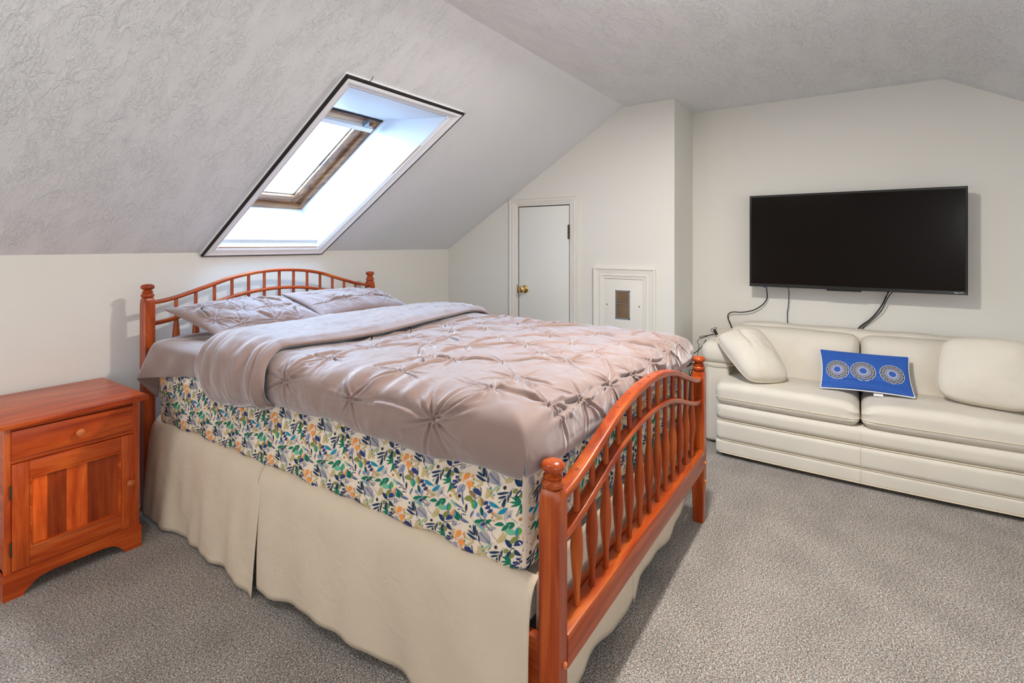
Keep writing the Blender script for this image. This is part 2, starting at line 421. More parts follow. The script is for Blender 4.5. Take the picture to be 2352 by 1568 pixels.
# shaft: bottom and sides square to the roof, top flared
DW = .297
A0 = [sl(SX0, SY0, -.004), sl(SX1, SY0, -.004), sl(SX1, SY1, -.004), sl(SX0, SY1, -.004)]
def back(x, y, w): return (x, y, w)
B0 = [(SX0, 2.294, 1.966), (SX1, 2.294, 1.966), (SX1, 3.085, 1.476), (SX0, 3.085, 1.476)]
M['shaft'] = mat('shaft_paint', srgb(214, 217, 222), .5, .3)
flg = rr(SX0-.07, SX1+.07, SY0-.07, SY1+.05, .0348); fl2 = rr(SX0, SX1, SY0, SY1, .0348)
gs = ringq([fl2, flg]); gs.add([A0[0], A0[1], fl2[1], fl2[0]], [(0, 1, 2, 3)]); gs2 = ringq([A0, B0]); gs.add(gs2.v, gs2.f); gs.mk('shaft', M['shaft'], win, smooth=False)
# frame coordinates on the pane plane: a = x, s = fraction up (0 bottom .. 1 top), w outward
Bb = Vector((0, 3.085, 1.476)); Bt = Vector((0, 2.294, 1.966)); Lw = (Bt-Bb).length; Uw = (Bt-Bb).normalized(); Nw = Vector((0, -Uw.z, Uw.y))
if Nw.z < 0: Nw = -Nw
def fp(x, s, w): p = Bb+Uw*s+Nw*w; return (x, p.y, p.z)
def fbox(gg, x0, x1, s0, s1, w0, w1, m=0):
    v = [fp(x, s, w) for w in (w0, w1) for s in (s0, s1) for x in (x0, x1)]
    gg.add(v, [(0,2,3,1),(4,5,7,6),(0,1,5,4),(2,6,7,3),(0,4,6,2),(1,3,7,5)], m)
FX0, FX1 = SX0, SX1
fr = G()
fbox(fr, FX0, FX0+.035, 0, Lw, 0, .085); fbox(fr, FX1-.035, FX1, 0, Lw, 0, .085)
frame = fr.mk('window_frame', M['pine_y'], win, smooth=False); frame['label'] = 'weathered stained pine frame'
fr = G(); fbox(fr, FX0+.035, FX1-.035, 0, .035, 0, .085); fbox(fr, FX0+.035, FX1-.035, Lw-.035, Lw, 0, .085)
fr.mk('frame_rail', M['pine_x'], frame, smooth=False)
fr = G(); fbox(fr, FX0+.035, FX0+.10, .035, Lw-.035, .022, .07); fbox(fr, FX1-.10, FX1-.035, .035, Lw-.035, .022, .07)
sash = fr.mk('sash', M['pine_y'], win, smooth=False)
fr = G(); fbox(fr, FX0+.10, FX1-.10, .035, .105, .022, .07); fbox(fr, FX0+.10, FX1-.10, Lw-.10, Lw-.035, .022, .07)
fr.mk('sash_rail', M['pine_x'], sash, smooth=False)
fr = G(); a = .10; b = .108
fbox(fr, FX0+a, FX0+b, .105, Lw-.1, .04, .06); fbox(fr, FX1-b, FX1-a, .105, Lw-.1, .04, .06); fbox(fr, FX0+a, FX1-a, .105, .113, .04, .06)
fr.mk('glazing_gasket', M['galv'], sash, smooth=False)
fr = G(); fbox(fr, FX0+.10, FX1-.10, .10, Lw-.09, .05, .056); fr.mk('pane', M['glass'], win, smooth=False)
fr = G(); fbox(fr, FX0+.03, FX1-.045, Lw-.085, Lw-.055, -.035, -.012)
br = fr.mk('blind_rail', M['white'], win, smooth=False); br['label'] = 'white aluminium blind rail under the top of the sash'
for x in (1.56, 1.965):
    v = [fp(x-.02, Lw-.056, -.03), fp(x+.02, Lw-.056, -.03), fp(x, Lw-.015, -.02), fp(x-.02, Lw-.056, 0), fp(x+.02, Lw-.056, 0), fp(x, Lw-.015, 0)]
    mk('rail_bracket', v, [(0, 1, 2), (3, 5, 4), (0, 3, 4, 1), (1, 4, 5, 2), (2, 5, 3, 0)], M['galv'], br, smooth=False)
fr = G(); fbox(fr, FX0, FX1, Lw-.012, Lw-.002, -.006, .004); fr.mk('top_seal', M['black'], win, smooth=False)

# ------------------------------------------------------------------ bed frame
bed = thing('bed', 'cherry wood bed frame with arched spindle headboard and footboard', 'bed', (1.722, 1.69, 0))
BX0, BX1, YF, YH = 1.055, 2.392, .594, 2.79
ARX = np.array([0, .05, .09, .157, .18, .258, .318, .358, .41, .461, .506, .552, .60, .64, .68])
ARZ = np.array([1, .993, .975, .93, .905, .80, .68, .575, .45, .335, .225, .125, .055, .015, 0.0])
def arch(x): return float(np.interp(abs(x-1.722), ARX, ARZ))
ax_s = np.linspace(-.68, .68, 69); az = np.array([arch(1.722+d) for d in ax_s]); az = np.convolve(np.pad(az, 3, mode='edge'), np.ones(5)/5, 'same')[3:-3]
def archs(x): return float(np.interp(x-1.722, ax_s, az))
FIN = [(.019, 0), (.0245, .003), (.0270, .009), (.0270, .015), (.0235, .0205), (.0195, .0225), (.0200, .0245), (.0235, .0265), (.0235, .0290), (.0190, .0315), (.0160, .0345), (.0165, .0370), (.0215, .0395), (.0270, .0445), (.0288, .0500), (.0278, .0555), (.0235, .0605), (.0150, .0640), (.004, .0655)]
def post(x, y, ztop, inner, zr):
    hx, hy = .0235, .0275; vs, fs = [], []
    # (z, half x, half y, shift x, chamfer) rows
    rows = [(0, hx*.82, hy*.8, -inner*hx*.18, .004), (.002, hx*.84, hy*.82, -inner*hx*.16, .004), (zr-.03, hx, hy, 0, .004), (ztop-.035, hx, hy, 0, .004), (ztop-.022, hx, hy, 0, .007), (ztop-.006, hx*.93, hy*.93, 0, .008), (ztop, hx*.82, hy*.82, 0, .008)]
    for z, a, b, s, c in rows:
        for px, py in ((-a+c, -b), (a-c, -b), (a, -b+c), (a, b-c), (a-c, b), (-a+c, b), (-a, b-c), (-a, -b+c)): vs.append((x+s+px, y+py, z))
    for r in range(len(rows)-1):
        for k in range(8): fs.append((r*8+k, r*8+(k+1) % 8, (r+1)*8+(k+1) % 8, (r+1)*8+k))
    fs.append(tuple(range(8))[::-1]); fs.append(tuple((len(rows)-1)*8+k for k in range(8)))
    p = mk('post', vs, fs, M['wood_z'], bed, sharp=25)
    v, f = lathe_vf(FIN, (x, y, ztop), 'z', 24); mk('finial', v, f, M['wood_z'], p)
    return p
pf = [post(BX0, YF, .678, 1, .25), post(BX1, YF, .678, -1, .25)]
ph = [post(BX0, YH, .993, 1, .25), post(BX1, YH, .993, -1, .25)]
def rsect(w, h, c=.006, n=3):
    pts = []
    for cx, cy, a0 in ((w/2-c, h/2-c, 0), (-w/2+c, h/2-c, 90), (-w/2+c, -h/2+c, 180), (w/2-c, -h/2+c, 270)):
        for k in range(n+1):
            a = math.radians(a0+90*k/n); pts.append((cx+c*math.cos(a), cy+c*math.sin(a)))
    return pts
SPX = [1.178+.0908*i for i in range(13)]
def rail(name, y, zb, amp, w, h, plugs):
    xs = np.linspace(BX0+.02, BX1-.02, 60)
    path = [(x, y, zb+amp*archs(x)) for x in xs]
    gg = G(); gg.add(*sweep_vf(path, rsect(w, h)))
    if plugs:
        for x in SPX:
            z = zb+amp*archs(x)+h/2; dz = (archs(x+.01)-archs(x-.01))/.02*amp
            r = .0062; n = 14; vv = [(x+r*math.cos(2*PI*i/n), y+r*math.sin(2*PI*i/n), z+dz*r*math.cos(2*PI*i/n)+.0006) for i in range(n)]
            gg.add(vv+[(a, b, c-.003) for a, b, c in vv], [tuple(range(n))]+[(i+n, (i+1) % n+n, (i+1) % n, i) for i in range(n)], 1)
    return gg.mk(name, [M['wood_x'], M['plug']], bed, sharp=50)
rail('top_rail', YF, .643, .140, .038, .022, True)
rail('middle_rail', YF, .543, .132, .036, .020, False)
rail('top_rail', YH, .966, .131, .034, .018, False)
rail('middle_rail', YH, .866, .128, .034, .018, False)
def spindle(x, y, z0, zm, z1, zbulge):
    pr = [(.0085, z0), (.0088, z0+.03)]
    for k in range(9):
        t = k/8; zz = zbulge-.10+.20*t
        pr.append((.0088+.0078*math.sin(PI*min(1, t*1.0))**1.4, zz))
    pr += [(.0085, zbulge+.13), (.0082, zm), (.0080, z1)]
    pr = [p for i, p in enumerate(pr) if i == 0 or p[1] > pr[i-1][1]]
    pr = [p for p in pr if p[1] <= z1]
    v, f = lathe_vf(pr, (x, y, 0), 'z', 12)
    return mk('spindle', v, f, M['wood_z'], bed)
for x in SPX:
    spindle(x, YF, .326, .543+.13*archs(x), .643+.14*archs(x), .475)
    spindle(x, YH, .64, .866, .966+.131*archs(x), .79)
v, f = box_vf(BX0+.02, BX1-.02, .564, .618, .250, .331, .004); mk('bottom_rail', v, f, M['wood_x'], bed)
box('rail_lip', M['wood_x'], bed, BX0+.02, BX1-.02, .6185, .632, .29, .338, .001)
v, f = box_vf(BX0+.02, BX1-.02, YH-.022, YH+.022, .56, .645, .004); mk('bottom_rail', v, f, M['wood_x'], bed)
for x in (BX0, BX1): box('side_rail', M['wood_y'], bed, x-.014, x+.012, YF+.027, YH-.027, .165, .315, .003)
for x in (BX0+.006, BX1-.004):
    for z in (.268, .187):
        v, f = lathe_vf([(.0085, .001), (.0085, -.002), (.007, -.005), (.003, -.0068)], (x, YF-.0275, z), 'y', 14); mk('bolt_cap', v, f, M['wood_light'], bed)

# ------------------------------------------------------------------ mattress, box spring
v, f = rbox_vf((1.072, .668, .316), (2.376, 2.58, .412), .012, .1)
tag(mk('box_spring', v, f, M['boxspring']), 'white box spring under the floral sheeted mattress', 'box spring')

MX0, MX1, MY0, MY1, MZ0, MZ1, MR = 1.056, 2.392, .672, 2.655, .436, .792, .02
def mbulge(s, z):
    t = np.clip((z-MZ0)/(MZ1-MZ0), 0, 1)
    return .010*np.sin(PI*t)+.0022*np.sin(s*23+2*np.sin(z*17))*np.clip(1-abs(t-.25)*2, 0, 1)+.004*np.exp(-((t-.03)/.1)**2)*np.sin(s*37+1.3*np.sin(s*9))
def mfn(P):
    Q = P.copy()
    wl = np.clip(1-(P[:, 0]-MX0)/.02, 0, 1); wf = np.clip(1-(P[:, 1]-MY0)/.02, 0, 1); wr = np.clip(1-(MX1-P[:, 0])/.02, 0, 1)
    Q[:, 0] -= wl*mbulge(P[:, 1], P[:, 2]); Q[:, 1] -= wf*mbulge(P[:, 0], P[:, 2])*.6; Q[:, 0] += wr*.006
    low = np.clip(1-(P[:, 2]-MZ0)/.06, 0, 1)
    Q[:, 2] += low*(.006*np.sin(P[:, 1]*19+P[:, 0]*13)+.004*np.sin(P[:, 1]*41+P[:, 0]*29)-.012*np.clip((P[:, 1]-2.3)/.35, 0, 1))
    return Q
v, f = rbox_vf((MX0, MY0, MZ0), (MX1, MY1, MZ1), MR, .02, 4, mfn)
fs = G(); fs.add(v.tolist(), f)
# printed leaves: polygons in tile space (u to the right, v up), drawn from a leaf print
PAL = [srgb(238, 222, 204), srgb(48, 62, 120), srgb(30, 58, 92), srgb(20, 120, 92), srgb(132, 140, 74), srgb(246, 152, 72), srgb(132, 148, 188), srgb(30, 140, 172), srgb(196, 178, 96), srgb(146, 120, 84), srgb(40, 52, 64), srgb(112, 188, 150), srgb(96, 170, 60), srgb(196, 128, 52), srgb(90, 112, 160)]
PM = [M['sheetbase']]+[mat('print_%s' % n, c, .75, .2) for n, c in zip('indigo navy emerald olive orange periwinkle turquoise straw umber slate mint lime amber denim'.split(), PAL[1:])]
IND, NAV, EME, OLI, ORA, PER, TUR, STR, UMB, SLA, MIN, LIM, AMB, DEN = range(1, 15)
TILE = []      # (layer, color, [(x,y)...]) in print pixels
def leaf(x0, y0, x1, y1, w, c, lay=1, bend=0.0, n=5):
    dx, dy = x1-x0, y1-y0; L = math.hypot(dx, dy); nx, ny = -dy/L, dx/L; up, dn = [], []
    for k in range(n+1):
        t = k/n; h = w/2*math.sin(PI*t**.85)**.8 if 0 < t < 1 else 0; b = bend*L*math.sin(PI*t)
        cx, cy = x0+dx*t+nx*b, y0+dy*t+ny*b
        up.append((cx+nx*h, cy+ny*h)); dn.append((cx-nx*h, cy-ny*h))
    TILE.append((lay, c, up+dn[-2:0:-1]))
def half(x0, y0, x1, y1, w, c1, c2, bend=0):
    dx, dy = x1-x0, y1-y0; L = math.hypot(dx, dy); nx, ny = -dy/L, dx/L; n = 5
    for sgn, c in ((1, c1), (-1, c2)):
        pts = [(x0+dx*k/n, y0+dy*k/n) for k in range(n+1)]
        e = [(x0+dx*k/n+sgn*nx*w/2*math.sin(PI*k/n)**.8, y0+dy*k/n+sgn*ny*w/2*math.sin(PI*k/n)**.8) for k in range(1, n)]
        TILE.append((1, c, pts+e[::-1]))
def ell(x, y, a, b, c, rot=0, lay=1, n=9):
    r = math.radians(rot); TILE.append((lay, c, [(x+a*math.cos(2*PI*i/n)*math.cos(r)-b*math.sin(2*PI*i/n)*math.sin(r), y+a*math.cos(2*PI*i/n)*math.sin(r)+b*math.sin(2*PI*i/n)*math.cos(r)) for i in range(n)]))
def stem(pts, w, c, lay=2):
    for (x0, y0), (x1, y1) in zip(pts, pts[1:]):
        L = math.hypot(x1-x0, y1-y0) or 1; nx, ny = -(y1-y0)/L*w/2, (x1-x0)/L*w/2
        TILE.append((lay, c, [(x0+nx, y0+ny), (x1+nx, y1+ny), (x1-nx, y1-ny), (x0-nx, y0-ny)]))
def feather(x0, y0, x1, y1, w, c, n=13):
    dx, dy = x1-x0, y1-y0; L = math.hypot(dx, dy); nx, ny = -dy/L, dx/L
    for k in range(1, n):
        t = k/n; h = w/2*math.sin(PI*t)**.6
        for s in (1, -1): stem([(x0+dx*t, y0+dy*t), (x0+dx*(t+.1)+s*nx*h, y0+dy*(t+.1)+s*ny*h)], 7.5, c, 1)
    stem([(x0-dx*.12, y0-dy*.12), (x1, y1)], 12, DEN)
def sprig(x0, y0, x1, y1, w, c, n=5, lw=20):
    dx, dy = x1-x0, y1-y0; L = math.hypot(dx, dy); nx, ny = -dy/L, dx/L
    stem([(x0, y0), (x1, y1)], 5, c)
    for k in range(n):
        t = (k+.6)/n
        for s in (1, -1):
            bx, by = x0+dx*t, y0+dy*t; leaf(bx, by, bx+dx*.16+s*nx*w/2, by+dy*.16+s*ny*w/2, lw, c, 1, 0, 3)
def umbel(x, y, r, a0, a1, c, n=9, stm=None):
    for k in range(n):
        a = math.radians(a0+(a1-a0)*k/(n-1)); ex, ey = x+r*math.cos(a), y+r*math.sin(a)
        stem([(x, y), (ex, ey)], 5, c, 1); ell(ex, ey, 8, 8, DEN, 0, 2, 5)
    if stm: stem([(x, y)]+stm, 6, c)
def strap(x, y, tips, c, w=34):
    for tx, ty in tips: leaf(x, y, tx, ty, w, c, 1, 0, 4)
def lotus(x, y):
    for dx, dy, w in ((-60, -60, 60), (-30, -100, 60), (10, -110, 62), (50, -100, 50), (-90, 0, 50)): leaf(x-10, y+30, x+dx, y+dy, w, ORA, 1, 0, 4)
    leaf(x+85, y, x+130, y-70, 50, ORA); leaf(x-60, y+60, x-110, y+40, 34, ORA); stem([(x-90, y+90), (x, y+70), (x+90, y+60), (x+120, y+30)], 9, ORA)
    for dx, dy, w in ((-40, 150, 60), (10, 170, 60), (60, 150, 62), (40, 190, 54), (100, 190, 46), (0, 220, 50), (20, 260, 40)): leaf(x+60, y+80, x+dx+15, y+dy, w, ORA, 1, 0, 4)
lotus(310, 480)
feather(110, 790, 250, 620, 150, PER); stem([(210, 710), (215, 850), (238, 1015)], 16, DEN); ell(160, 840, 30, 40, SLA, -10)
ell(440, 500, 14, 20, OLI); ell(427, 585, 16, 24, OLI); ell(458, 675, 18, 22, OLI)
sprig(640, 580, 440, 520, 60, STR, 4, 16); sprig(630, 590, 500, 660, 60, STR, 4, 16)
leaf(340, 738, 468, 905, 100, UMB, 1, -.12); leaf(420, 700, 575, 850, 105, IND, 1, -.1); leaf(420, 930, 245, 895, 120, OLI, 1, .12); half(455, 925, 445, 1115, 120, LIM, TUR)
stem([(370, 990), (470, 900), (575, 850), (590, 760), (570, 670)], 10, NAV); leaf(440, 1130, 370, 1280, 26, DEN)
half(570, 870, 590, 1065, 120, STR, UMB); half(575, 1060, 605, 1260, 70, EME, NAV)
ell(522, 1225, 34, 50, PER, -20); ell(645, 1235, 44, 58, PER, 5); stem([(560, 1270), (640, 1400), (745, 1555)], 11, NAV)
leaf(590, 1355, 440, 1360, 90, EME); leaf(650, 1390, 785, 1365, 76, EME, 1, 0); stem([(640, 1400), (655, 1270)], 8, NAV); ell(590, 1465, 44, 46, PER); stem([(630, 1470), (690, 1480)], 8, NAV)
for i, (x, y) in enumerate(((660, 990), (695, 1085), (735, 1175))):
    leaf(x+20, y+40, x-40, y-10, 46, IND, 1, 0, 4); leaf(x+20, y+45, x+55, y-30, 46, IND, 1, 0, 4); leaf(x+15, y+45, x+5, y-55, 40, IND, 1, 0, 4)
leaf(735, 980, 925, 1165, 70, TUR, 1, .05); leaf(890, 1270, 1085, 1200, 100, TUR, 1, .08); stem([(850, 1080), (950, 1185)], 7, NAV)
ell(803, 1235, 24, 24, ORA); ell(785, 1315, 18, 26, AMB); ell(812, 1395, 16, 22, AMB); stem([(760, 1220), (850, 1320), (930, 1380)], 7, SLA)
sprig(985, 1390, 850, 1380, 60, STR, 4, 14); sprig(980, 1380, 840, 1260, 60, STR, 4, 14)
strap(1115, 905, ((870, 860), (880, 885)), NAV, 40); strap(1070, 960, ((895, 955), (900, 975)), NAV, 36); strap(1050, 980, ((960, 1170), (1000, 1195)), NAV, 40); leaf(1095, 940, 1085, 1110, 30, SLA); leaf(1150, 875, 1115, 1020, 34, NAV); stem([(1180, 835), (1090, 940), (920, 1050)], 6, SLA); ell(930, 1048, 20, 22, MIN)
sprig(690, 920, 730, 720, 90, STR, 6, 19); sprig(760, 900, 790, 760, 70, STR, 4, 17); sprig(820, 960, 780, 860, 50, STR, 3, 20)
ell(768, 722, 22, 26, TUR); ell(783, 812, 20, 24, TUR); ell(835, 876, 15, 17, TUR); sprig(930, 690, 820, 780, 60, MIN, 5, 12); leaf(940, 740, 865, 835, 24, OLI)
umbel(960, 435, 80, -170, -20, DEN, 9, [(970, 530), (1050, 645)])
feather(930, 700, 740, 420, 190, DEN, 15); stem([(950, 680), (985, 685)], 6, DEN)
strap(695, 570, ((475, 415), (480, 440)), NAV, 46); strap(660, 470, ((505, 355), (510, 375)), NAV, 40); strap(655, 470, ((615, 230), (660, 230)), NAV, 40); leaf(680, 510, 700, 345, 26, SLA); leaf(725, 620, 715, 460, 26, NAV); stem([(655, 460), (560, 290)], 6, SLA); ell(558, 285, 22, 26, EME); stem([(700, 560), (750, 690)], 6, SLA)
sprig(850, 420, 690, 240, 70, MIN, 7, 14); stem([(560, 40), (650, 220)], 4, UMB)
leaf(660, 190, 845, 190, 66, EME); stem([(850, 175), (900, 270), (960, 335)], 9, SLA); ell(803, 270, 46, 34, IND); stem([(845, 275), (905, 290)], 7, SLA)
leaf(1195, 370, 1005, 325, 80, EME, 1, .08); leaf(1290, 375, 1135, 485, 90, EME); leaf(1395, 375, 1280, 475, 80, EME); leaf(1400, 370, 1220, 345, 50, EME)
leaf(1395, 600, 1195, 490, 120, MIN, 1, .05); half(1440, 650, 1475, 460, 120, LIM, TUR); leaf(1440, 660, 1285, 770, 120, OLI, 1, -.05); stem([(1390, 600), (1440, 655), (1540, 780), (1555, 880), (1520, 980)], 9, NAV)
sprig(1050, 720, 1190, 560, 110, STR, 6, 19); sprig(1130, 720, 1210, 620, 60, STR, 4, 17)
half(1545, 800, 1605, 600, 120, PER, ORA); leaf(1690, 860, 1620, 640, 170, EME, 1, 0, 8); stem([(1620, 640), (1710, 880)], 10, NAV, 3)
ell(1028, 790, 28, 40, SLA, -15)
leaf(1315, 875, 1200, 670, 90, NAV, 1, .05); leaf(1540, 800, 1355, 835, 120, IND, 1, .1); leaf(1290, 925, 1220, 1110, 90, NAV, 1, -.05); leaf(1375, 920, 1490, 1090, 80, NAV, 1, .08); stem([(1290, 930), (1330, 880), (1540, 885)], 12, NAV); stem([(1330, 880), (1375, 920)], 10, NAV)
ell(1215, 910, 44, 50, OLI); ell(1325, 1040, 48, 62, OLI); stem([(1250, 920), (1290, 920)], 7, OLI); stem([(1340, 985), (1375, 935)], 7, OLI)
for tx, ty in ((1110, 1100), (1130, 1200), (1135, 1000), (1190, 990), (1225, 1430), (1310, 1430)): leaf(1300, 1215, tx, ty, 46, EME, 1, .1 if ty < 1300 else -.12, 5)
stem([(1310, 1215), (1300, 1400)], 14, EME); ell(1338, 1400, 26, 30, ORA)
for x, y in ((1435, 1135), (1375, 1200), (1480, 1200), (1430, 1240), (1360, 1265), (1390, 1340)):
    leaf(x+10, y+50, x-25, y-20, 50, IND, 1, 0, 4); leaf(x+15, y+50, x+45, y-10, 36, IND, 1, 0, 4)
umbel(1125, 1390, 120, 150, 290, DEN, 10, [(1150, 1440), (1260, 1560)]); ell(1298, 1508, 24, 36, AMB, -20)
# leaves that lie in the lower part of the repeat
def twig(pts, w, c):
    for (x0, y0), (x1, y1) in zip(pts, pts[1:]): leaf(x0, y0, x1, y1, w, c, 1, .06, 4)
for ox, oy in ((0, 0),):
    twig([(50, 960), (245, 1095)], 34, DEN); twig([(110, 1112), (185, 1095), (300, 1185)], 18, SLA); twig([(178, 1350), (190, 1185), (305, 1225)], 18, NAV); twig([(200, 1280), (355, 1385)], 34, DEN); twig([(160, 1300), (330, 1390)], 18, NAV)
    twig([(440, 1130), (365, 1280)], 26, DEN); twig([(292, 990), (287, 1165)], 20, SLA)
    twig([(205, 845), (240, 1015)], 18, DEN); twig([(575, 670), (595, 740), (575, 840)], 12, SLA)
sprig(150, 940, 20, 720, 70, STR, 6, 18); sprig(100, 1060, 0, 930, 60, MIN, 5, 14); umbel(255, 290, 80, 150, 290, DEN, 8, [(320, 255), (390, 240)]); sprig(130, 590, 190, 380, 90, STR, 5, 19); leaf(300, 1000, 285, 1165, 34, SLA)
def flat_print(x, y):      # drawing units to metres on the cloth
    d = 0.765321+5.431753e-05*x; w = min(1, max(0, (x-650)/800)); return .012*w+(-0.686581+8.475997e-05*x)/d+.7496, .032*w+1.25+(-0.428008+-1.021619e-04*y)/d-.6239
TA, TB = np.array([.2205, .001]), np.array([-.032, -.160])
def surf_left(u, z):   # u measured along +(-Y)
    y = -u; d = mbulge(np.array([y]), np.array([z]))[0]
    x = MX0-d*1.0
    if z < MZ0+MR: x += MR-math.sqrt(max(0, MR*MR-(MR-(z-MZ0))**2))
    if y < MY0+MR: x += MR-math.sqrt(max(0, MR*MR-(MR-(y-MY0))**2))
    return (x, y, z)
def surf_foot(u, z):
    x = u; d = mbulge(np.array([x]), np.array([z]))[0]*.6
    y = MY0-d
    if z < MZ0+MR: y += MR-math.sqrt(max(0, MR*MR-(MR-(z-MZ0))**2))
    if x < MX0+MR: y += MR-math.sqrt(max(0, MR*MR-(MR-(x-MX0))**2))
    return (x, y, z)
TP = []
for lay, c, pts in TILE:
    TP.append((lay, c, [flat_print(x, y) for x, y in pts]))
def print_face(u0, u1, surf, outward, org):
    z0, z1 = MZ0+.004, .765
    for i in range(-14, 15):
        for j in range(-4, 5):
            o = org+TA*i+TB*j
            if o[0] < u0-.25 or o[0] > u1+.25 or o[1] < z0-.25 or o[1] > z1+.25: continue
            for lay, c, pts in TP:
                q = [(a+o[0], b+o[1]) for a, b in pts]
                us = [p[0] for p in q]; zv = [p[1] for p in q]
                if max(us) < u0 or min(us) > u1 or max(zv) < z0 or min(zv) > z1: continue
                vv = []
                for a, b in q:
                    a = min(max(a, u0), u1); b = min(max(b, z0), z1)
                    p = surf(a, b); e = .0011+.00022*lay
                    low = max(0, min(1, 1-(b-MZ0)/.06))
                    dz = low*(.006*math.sin(p[1]*19+p[0]*13)+.004*math.sin(p[1]*41+p[0]*29)-.012*min(1, max(0, (p[1]-2.3)/.35)))
                    vv.append((p[0]+outward[0]*e, p[1]+outward[1]*e, p[2]+dz))
                fs.add(vv, [tuple(range(len(vv)))], c)
print_face(-MY1+.02, -MY0-.005, surf_left, (-1, 0), np.array([-.7496, .6239]))
print_face(MX0+.006, MX1-.02, surf_foot, (0, -1), np.array([1.30, .63]))
sh = fs.mk('fitted_sheet', PM, sharp=60); tag(sh, 'cream fitted sheet printed with blue, green and orange leaves on the mattress', 'bed sheet')

# ------------------------------------------------------------------ bed skirt
sk = thing('bed_skirt', 'plain cream pleated bed skirt hanging below the floral sheet', 'bed skirt', (1.03, 1.7, 0))
def solid(o, t, off=-1):
    m = o.modifiers.new('thickness', 'SOLIDIFY'); m.thickness = t; m.offset = off; return o
def panel(y0, y1, hem, top=.455, seed=0, flare=.03, endfold=None):
    nu, nv = 90, 26; V = []
    for i in range(nu):
        s = i/(nu-1); y = y0+(y1-y0)*s
        for j in range(nv):
            t = j/(nv-1)
            h = hem(s); z = top+(h-top)*t
            wv = .013*math.sin(s*7.5+seed)+.009*math.sin(s*17+seed*2)+.006*math.sin(s*31+t*3+seed)+.003*math.sin(s*57-t*4)
            x = 1.030+.040*math.exp(-t*16)-flare*t**1.2-wv*t**1.1-.004*math.sin(t*PI)
            if endfold: x += endfold(s, t)
            V.append((x, y, z))
    return solid(mk('skirt_panel', V, grid_f(nu, nv), M['skirt'], sk), .003)
def hemA(s): return .010+.006*math.sin(s*11)+.012*(1-s)
def hemB(s): return .012+.024*math.exp(-((s-.22)/.12)**2)+.012*math.sin(s*9+1)-.0*s
panel(1.768, 2.735, lambda s: hemA(1-s) if False else .004+.010*abs(math.sin(s*5.5)), .446, .4, .022, lambda s, t: (-.012*t*max(0, 1-s/.10))+(.02*max(0, (s-.93)/.07)*(1-t*.4)))
panel(.640, 1.80, lambda s: .040+.022*math.exp(-((s-.72)/.12)**2)-.02*max(0, (s-.85)/.15)+.008*math.sin(s*14), .448, 2.1, .016, lambda s, t: .012*max(0, (s-.965)/.035)*t-.004)
def fpanel(x0, x1, hem, seed):
    nu, nv = 60, 20; V = []
    for i in range(nu):
        s = i/(nu-1); x = x0+(x1-x0)*s
        for j in range(nv):
            t = j/(nv-1); h = hem(s); z = .44+(h-.44)*t
            y = .652-.004*math.sin(s*9+seed)*t-.006*t-.004*math.sin(s*21+seed)*t
            V.append((x, y, z))
    return solid(mk('skirt_panel', V, grid_f(nu, nv, True), M['skirt'], sk), .003)
fpanel(1.075, 1.715, lambda s: .02+.02*math.sin(s*4)**2+.01*math.sin(s*13), .3)
fpanel(1.70, 2.376, lambda s: .035+.03*s+.014*math.sin(s*8)-.02*max(0, .12-s)/.12, 1.7)

# ------------------------------------------------------------------ duvet
def curve_len(pts, n=14):
    P = np.array(catmull(pts, n)); d = np.r_[0, np.cumsum(np.linalg.norm(np.diff(P, axis=0), axis=1))]; return P, d
ZT = .862
prX = [(1.030, .698), (1.008, .700), (.990, .735), (.992, .785), (1.020, .832), (1.075, .858), (1.16, ZT), (1.4, ZT), (1.722, ZT+.004), (2.05, ZT), (2.25, ZT-.004), (2.37, ZT-.022), (2.43, .80), (2.446, .75), (2.440, .70)]
prY = [(2.19, .835), (2.17, .856), (2.10, ZT), (1.7, ZT), (1.2, ZT), (.85, ZT), (.73, .852), (.658, .826), (.630, .785), (.625, .74), (.634, .705), (.648, .695)]
PX, DX = curve_len(prX); PY, DY = curve_len(prY)
def base(s, t):
    X = np.interp(s, DX, PX[:, 0]); zx = np.interp(s, DX, PX[:, 1]); Y = np.interp(t, DY, PY[:, 0]); zy = np.interp(t, DY, PY[:, 1])
    dx = np.maximum(ZT+.004-zx, 0); dy = np.maximum(ZT+.004-zy, 0)
    z = ZT+.004-(dx**7+dy**7)**(1/7)
    k = dx*dy/(dx+dy+.02)
    cx = np.where(X < 1.7, 1, -1)*k*.28; cy = np.where(Y < 1.5, 1, -.0)*k*.15
    return np.stack([X+cx, Y+cy, z], -1)
sx = lambda X: float(np.interp(X, PX[8:, 0][np.argsort(PX[8:, 0])], DX[8:][np.argsort(PX[8:, 0])]))
